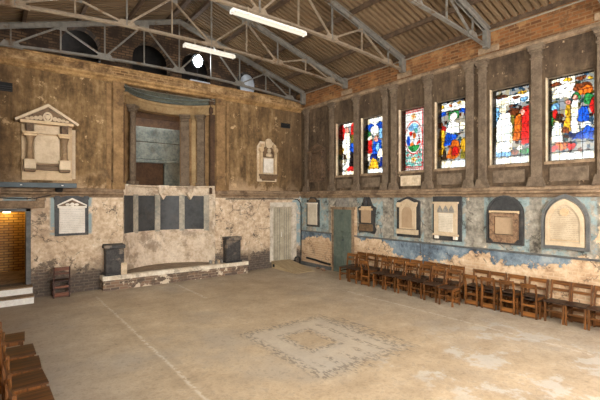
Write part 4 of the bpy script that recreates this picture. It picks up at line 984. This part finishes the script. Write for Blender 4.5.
# 1: white tablet near the corner
t = mem(-.70, 1.42, 'white inscribed tablet in a dark frame between the grey and the green doors')
sub('slate_backing', 'slate', t, lambda m: yz(m, [(-.34, 0), (.34, 0), (.34, .95), (.22, .95), (.14, 1.05), (-.14, 1.05), (-.22, .95), (-.34, .95)], 0, .04))
sub('inscription_slab', 'ins_white_y', t, lambda m: bx(m, -.26, .26, .07, .80, .04, .07))
sub('carved_crest', 'mon_dark', t, lambda m: yz(m, arc(0, .87, .20, 0, PI, 10, .13), .04, .08))
sub('tablet_shelf', 'white_marble', t, lambda m: bx(m, -.29, .29, .80, .85, .04, .09))
# 2: dark baroque
t = mem(-3.28, 1.36, 'dark curvy-edged stone memorial right of the green door')
sub('slate_backing', 'slate', t, lambda m: yz(m, [(-.30, .0), (-.10, .03), (.10, .03), (.30, .0), (.36, .12), (.30, .24), (.33, .60), (.36, .78), (.22, .84), (.16, .96), (.10, 1.10), (-.10, 1.10), (-.16, .96), (-.22, .84), (-.36, .78), (-.33, .60), (-.30, .24), (-.36, .12)], 0, .05))
sub('inscription_tablet', 'tan_stone', t, lambda m: bx(m, -.19, .19, .32, .70, .05, .09))
sub('tablet_shelf', 'mon_stone', t, lambda m: bx(m, -.25, .25, .70, .76, .05, .13).box(-.10, -.05, -.20, .20, .76, .82, .01))
sub('base_block', 'mon_dark', t, lambda m: yz(m, [(-.26, .08), (.26, .08), (.24, .28), (-.24, .28)], .05, .11))
sub('urn', 'slate', t, lambda m: m.lathe((-.09, 0, .82), [(.04, 0), (.03, .04), (.07, .10), (.075, .16), (.03, .19), (.04, .22), (.01, .26)], 12), True)
# 3: aedicule with arched panel
t = mem(-4.80, 1.36, 'pale stone memorial with an arched panel on a black pointed backing')
sub('slate_backing', 'slate', t, lambda m: yz(m, [(-.38, 0), (.38, 0), (.38, .98), (0, 1.12), (-.38, .98)], 0, .035))
sub('stone_frame', 'cream_marble', t, lambda m: bx(m, -.27, .27, .22, .92, .035, .08))
sub('arched_panel', 'tan_stone', t, lambda m: yz(m, [(-.17, .26), (.17, .26)] + arc(0, .66, .17, 0, PI, 12), .08, .095))
sub('cornice_head', 'cream_marble', t, lambda m: yz(m, [(-.31, .90), (.31, .90), (.31, .95), (.20, .95), (0, 1.04), (-.20, .95), (-.31, .95)], .035, .12))
sub('base_shelf', 'cream_marble', t, lambda m: bx(m, -.34, .34, .08, .21, .035, .12))
for s in (-1, 1): sub('scroll_ear', 'cream_marble', t, lambda m: yz(m, arc(s * .26, .88, .07, 0, 2 * PI * 11 / 12, 11), .08, .13))
# 4: rectangular
t = mem(-5.97, 1.36, 'rectangular white memorial with two small feet on a square black backing')
sub('slate_backing', 'slate', t, lambda m: bx(m, -.40, .40, 0, 1.14, 0, .035))
sub('stone_frame', 'cream_marble', t, lambda m: bx(m, -.30, .34, .16, .92, .035, .075))
sub('inscription_slab', 'ins_white_y', t, lambda m: bx(m, -.20, .20, .22, .68, .075, .09))
sub('gothic_canopy', 'grey_stone', t, lambda m: [yz(m, [(c - .075, .70), (c + .075, .70), (c + .06, .78), (c, .88), (c - .06, .78)], .075, .095) for c in (-.16, 0, .16)])
sub('cornice_head', 'cream_marble', t, lambda m: bx(m, -.33, .37, .92, .97, .035, .11))
sub('shelf', 'cream_marble', t, lambda m: bx(m, -.34, .36, .12, .17, .035, .11))
for s in (-1, 1): sub('foot', 'white_marble', t, lambda m: bx(m, s * .26 - .05, s * .26 + .05, .04, .12, .035, .10))
# 5: black arched with brown frame
t = mem(-7.40, 1.40, 'black round-arched memorial holding a carved brown frame')
sub('slate_backing', 'slate', t, lambda m: yz(m, [(-.40, 0), (.40, 0), (.40, .66)] + arc(0, .66, .40, .0, PI, 16, .42)[1:], 0, .05))
arch_o = [(-.40, 0), (.40, 0), (.40, .66)] + arc(0, .66, .40, 0, PI, 16, .42)[1:]
arch_i = [(-.35, .05), (.35, .05), (.35, .66)] + arc(0, .66, .35, 0, PI, 16, .37)[1:]
sub('slate_rim', 'slate', t, lambda m: m.ring(arch_o, arch_i, -.075, -.05, 'yz'))
sub('inscription_tablet', 'tan_stone', t, lambda m: bx(m, -.20, .20, .22, .60, .05, .075))
sub('carved_frame', 'brown_marble', t, lambda m: m.ring([(-.30, .12), (.30, .12), (.31, .70), (-.31, .70)], [(-.21, .21), (.21, .21), (.21, .61), (-.21, .61)], -.12, -.05, 'yz'))
sub('frame_shelf', 'mon_stone', t, lambda m: bx(m, -.32, .32, .68, .74, .05, .12))
sub('frame_base', 'brown_marble', t, lambda m: yz(m, [(-.22, .04), (.22, .04), (.28, .12), (-.28, .12)], .05, .11))
# 6: gothic arch
def gothic(w, z0, zs, top, n=8):
    h = top - zs; r = (w * w + h * h) / (2 * w); am = math.asin(h / r)
    L = [(-w, z0), (w, z0)] + [(w - r + r * math.cos(am * k / n), zs + r * math.sin(am * k / n)) for k in range(n)] + [(0, top)]
    return L + [(-u, v) for u, v in L[2:-1][::-1]]
t = mem(-8.58, 1.40, 'cream gothic-arched memorial with a rosette in a grey stone surround')
sub('stone_surround', 'grey_stone', t, lambda m: yz(m, gothic(.42, 0, .55, 1.10), 0, .05))
sub('surround_rim', 'frame_grey', t, lambda m: m.ring(gothic(.42, 0, .55, 1.10), gothic(.37, .05, .55, 1.03), -.09, -.05, 'yz'))
sub('inscription_slab', 'ins_cream_y', t, lambda m: yz(m, gothic(.34, .07, .55, 1.0), .05, .07))
sub('inner_moulding', 'cream_marble', t, lambda m: m.ring(gothic(.34, .07, .55, 1.0), gothic(.27, .14, .5, .90), -.09, -.07, 'yz'))
sub('rosette', 'mon_stone', t, lambda m: yz(m, [((.07 + .015 * (a % 2)) * math.cos(a * PI / 8), .74 + (.07 + .015 * (a % 2)) * math.sin(a * PI / 8)) for a in range(16)], .07, .10))
sub('base_line', 'mon_stone', t, lambda m: bx(m, -.25, .25, .17, .19, .07, .085))

# kerb, pipe and hose in the corner by the grey door
struct(MB().box(-.06, -.001, -1.66, -.02, 0, .12, .01).build('baseboard_corner', 'frame_grey'))
tag(MB().tube([(-.036, -.35, .28), (-.036, -.8, .26), (-.036, -1.3, .21), (-.036, -1.62, .20)], .035, 10).build('lead_pipe', 'conduit'), 'thick dark pipe running low along the wall left of the green door', 'pipe')
tag(MB().tube([(-.36 + .12 * math.cos(a * .5), -.22 + .04 * math.sin(a * .17), .178 + .16 * math.sin(a * .5)) for a in range(0, 40)], .018, 6).build('coiled_hose', 'conduit'), 'dark coiled hose propped in the corner beside the ramp', 'hose')
for k, (x, y, s) in enumerate(((-.22, -1.45, .06), (-.3, -1.6, .05), (-.18, -1.15, .05))):
    b = MB(); rough_block(b, x - s, x + s, y - s, y + s, 0, s * 1.3, .01)
    tag(b.build('rubble_stone', 'step_brick'), 'loose stone on the floor below the low dark pipe, %s from the green door' % ('second', 'nearest', 'farthest')[k], 'rubble', 'rubble by the corner pipe')

# ---------------------------------------------------------------- chairs
def make_chair(name, label, wood_, rail, seatm, w=.35, d=.36, seat=.40, top=.77, group=None, rake=.05):
    t = thing(name, label, 'chair', group=group)
    hw, hd = w / 2, d / 2
    for s in (-1, 1):
        mb = MB(); mb.bar((s * (hw - .015), hd - .015, 0), (s * (hw - .015), hd - .015, seat), .032, .034, (0, 1, 0)); mb.bar((s * (hw - .015), hd - .015, seat - .01), (s * (hw - .015), hd - .015 + rake, top), .03, .03, (0, 1, 0))
        mb.build('back_post', wood_, t)
        MB().bar((s * (hw - .02), -hd + .02, 0), (s * (hw - .02), -hd + .02, seat - .02), .034, .034, (0, 1, 0)).build('front_leg', wood_, t)
        MB().bar((s * (hw - .018), -hd + .03, .16), (s * (hw - .018), hd - .02, .16), .016, .03).bar((s * (hw - .018), -hd + .03, .28), (s * (hw - .018), hd - .02, .28), .016, .03).build('side_stretcher', wood_, t)
        MB().bar((s * (hw - .018), -hd + .03, seat - .04), (s * (hw - .018), hd - .02, seat - .04), .02, .05).build('seat_rail', wood_, t)
    MB().prism([(-hw - .005, -hd - .015), (hw + .005, -hd - .015), (hw - .02, hd - .035), (-hw + .02, hd - .035)], seat - .018, seat + .006, 'xy').build('seat', seatm, t)
    MB().bar((-hw + .03, -hd + .02, .22), (hw - .03, -hd + .02, .22), .016, .035).build('front_stretcher', rail, t)
    yb = lambda z: hd - .015 + rake * (z - seat) / (top - seat)
    mb = MB(); n = 6
    for k in range(n):   # gently bowed top rail
        u0, u1 = -1 + 2 * k / n, -1 + 2 * (k + 1) / n; bow = lambda u: .012 * (1 - u * u)
        mb.bar((u0 * (hw - .025), yb(top - .05) + bow(u0), top - .045), (u1 * (hw - .025), yb(top - .05) + bow(u1), top - .045), .016, .085)
    mb.build('top_rail', rail, t)
    MB().bar((-hw + .03, yb(seat + .19), seat + .19), (hw - .03, yb(seat + .19), seat + .19), .014, .05).build('middle_rail', rail, t)
    MB().bar((-hw + .03, hd - .015, .07), (hw - .03, hd - .015, .07), .014, .10).build('bottom_board', rail, t)
    MB().bar((-hw + .03, hd - .015, .25), (hw - .03, hd - .015, .25), .014, .045).build('rear_stretcher', rail, t)
    return t
FX = -PI / 2           # front towards -x
GRP = 'wooden chairs along the blue wall'
ch0 = make_chair('chapel_chair', '', 'chair', 'chair_h', 'seat', group=GRP)
lowc = make_chair('chapel_chair', '', 'chair', 'chair_h', 'seat', w=.30, d=.34, seat=.44, top=.70, group=GRP)
wallc = make_chair('chapel_chair', '', 'chair', 'chair_h', 'seat', w=.37, d=.33, seat=.365, top=.76, group=GRP)
used = set()
def put(proto, x, y, rz, label, group=GRP):
    if proto.name not in used:
        used.add(proto.name); proto.location = (x, y, 0); proto.rotation_euler = (0, 0, rz); proto['label'] = label; proto['group'] = group; return proto
    return dup(proto, (x, y, 0), rz, label, group)
ORD = ['first', 'second', 'third', 'fourth', 'fifth', 'sixth', 'seventh', 'eighth', 'ninth', 'tenth', 'eleventh', 'twelfth']
# back row against the wall, behind the front row
for k in range(9):
    put(ch0, -.255, -3.08 - k * .40, FX + rnd.uniform(-.03, .03), 'brown chair in the rear row against the blue wall, %s from the green door' % ORD[k])
# front row
fr = [(-.69, -3.12, FX + .1), (-.72, -3.55, FX - .15), (-.66, -4.42, FX + .05), (-.67, -4.84, FX), (-.68, -5.26, FX + .06), (-.69, -5.66, FX - .04), (-.74, -6.08, FX + .03), (-.80, -6.52, FX + .08)]
for k, (x, y, rz) in enumerate(fr):
    put(ch0, x, y, rz, 'brown wooden chair in the front row facing the floor, %s from the green door' % ORD[k])
put(lowc, -.70, -3.98, -FX, 'wooden chair turned back-to-front within the front row near the green door')
# interlocked pairs
TY = (-6.86, -7.25, -7.66, -8.09)
nm = ('farthest from the camera', 'second farthest from the camera', 'second nearest the camera', 'nearest the camera')
for k, y in enumerate(TY):
    put(wallc, -.235, y, FX, 'wooden chair against the wall under a turned chair, pair ' + nm[k])
    put(lowc, -.315, y, -FX, 'low chair turned to face the wall, bottom board outward, pair ' + nm[k])
for k, (y, lb) in enumerate(((-8.51, 'leftmost of the three at the right end'), (-8.87, 'middle of the three at the right end'), (-9.24, 'cut by the right edge of the view'))):
    put(ch0, -.245, y, FX + .02, 'single chair facing out from the wall, ' + lb)
# lone chair by the far wall, facing the wall
red = make_chair('chapel_chair', 'lone dark red-brown chair facing the far wall beside the left doorway', 'red_wood', 'red_seat', 'red_wood', w=.36, d=.33, seat=.40, top=.75)
red.location = (-7.70, -.235, 0); red.rotation_euler = (0, 0, PI)
# chairs at the lower left
GL = 'wooden chairs along the left wall'
lc = make_chair('chapel_chair', '', 'chair', 'chair_h', 'bright_seat', w=.42, d=.36, seat=.42, top=.79, group=GL, rake=.0)
ln = [(-8.86, -4.62), (-8.79, -5.30), (-8.77, -5.84), (-8.76, -6.36), (-8.75, -6.90), (-8.74, -7.42)]
ll = ['farthest amber wooden chair along the left wall', 'second farthest amber wooden chair along the left wall', 'third farthest amber wooden chair along the left wall', 'fourth farthest amber wooden chair along the left wall', 'second nearest amber wooden chair at the lower left of the view', 'nearest amber wooden chair at the lower left corner of the view']
for (x, y), l in zip(ln, ll): put(lc, x, y, PI / 2 + rnd.uniform(-.10, .10), l, GL)
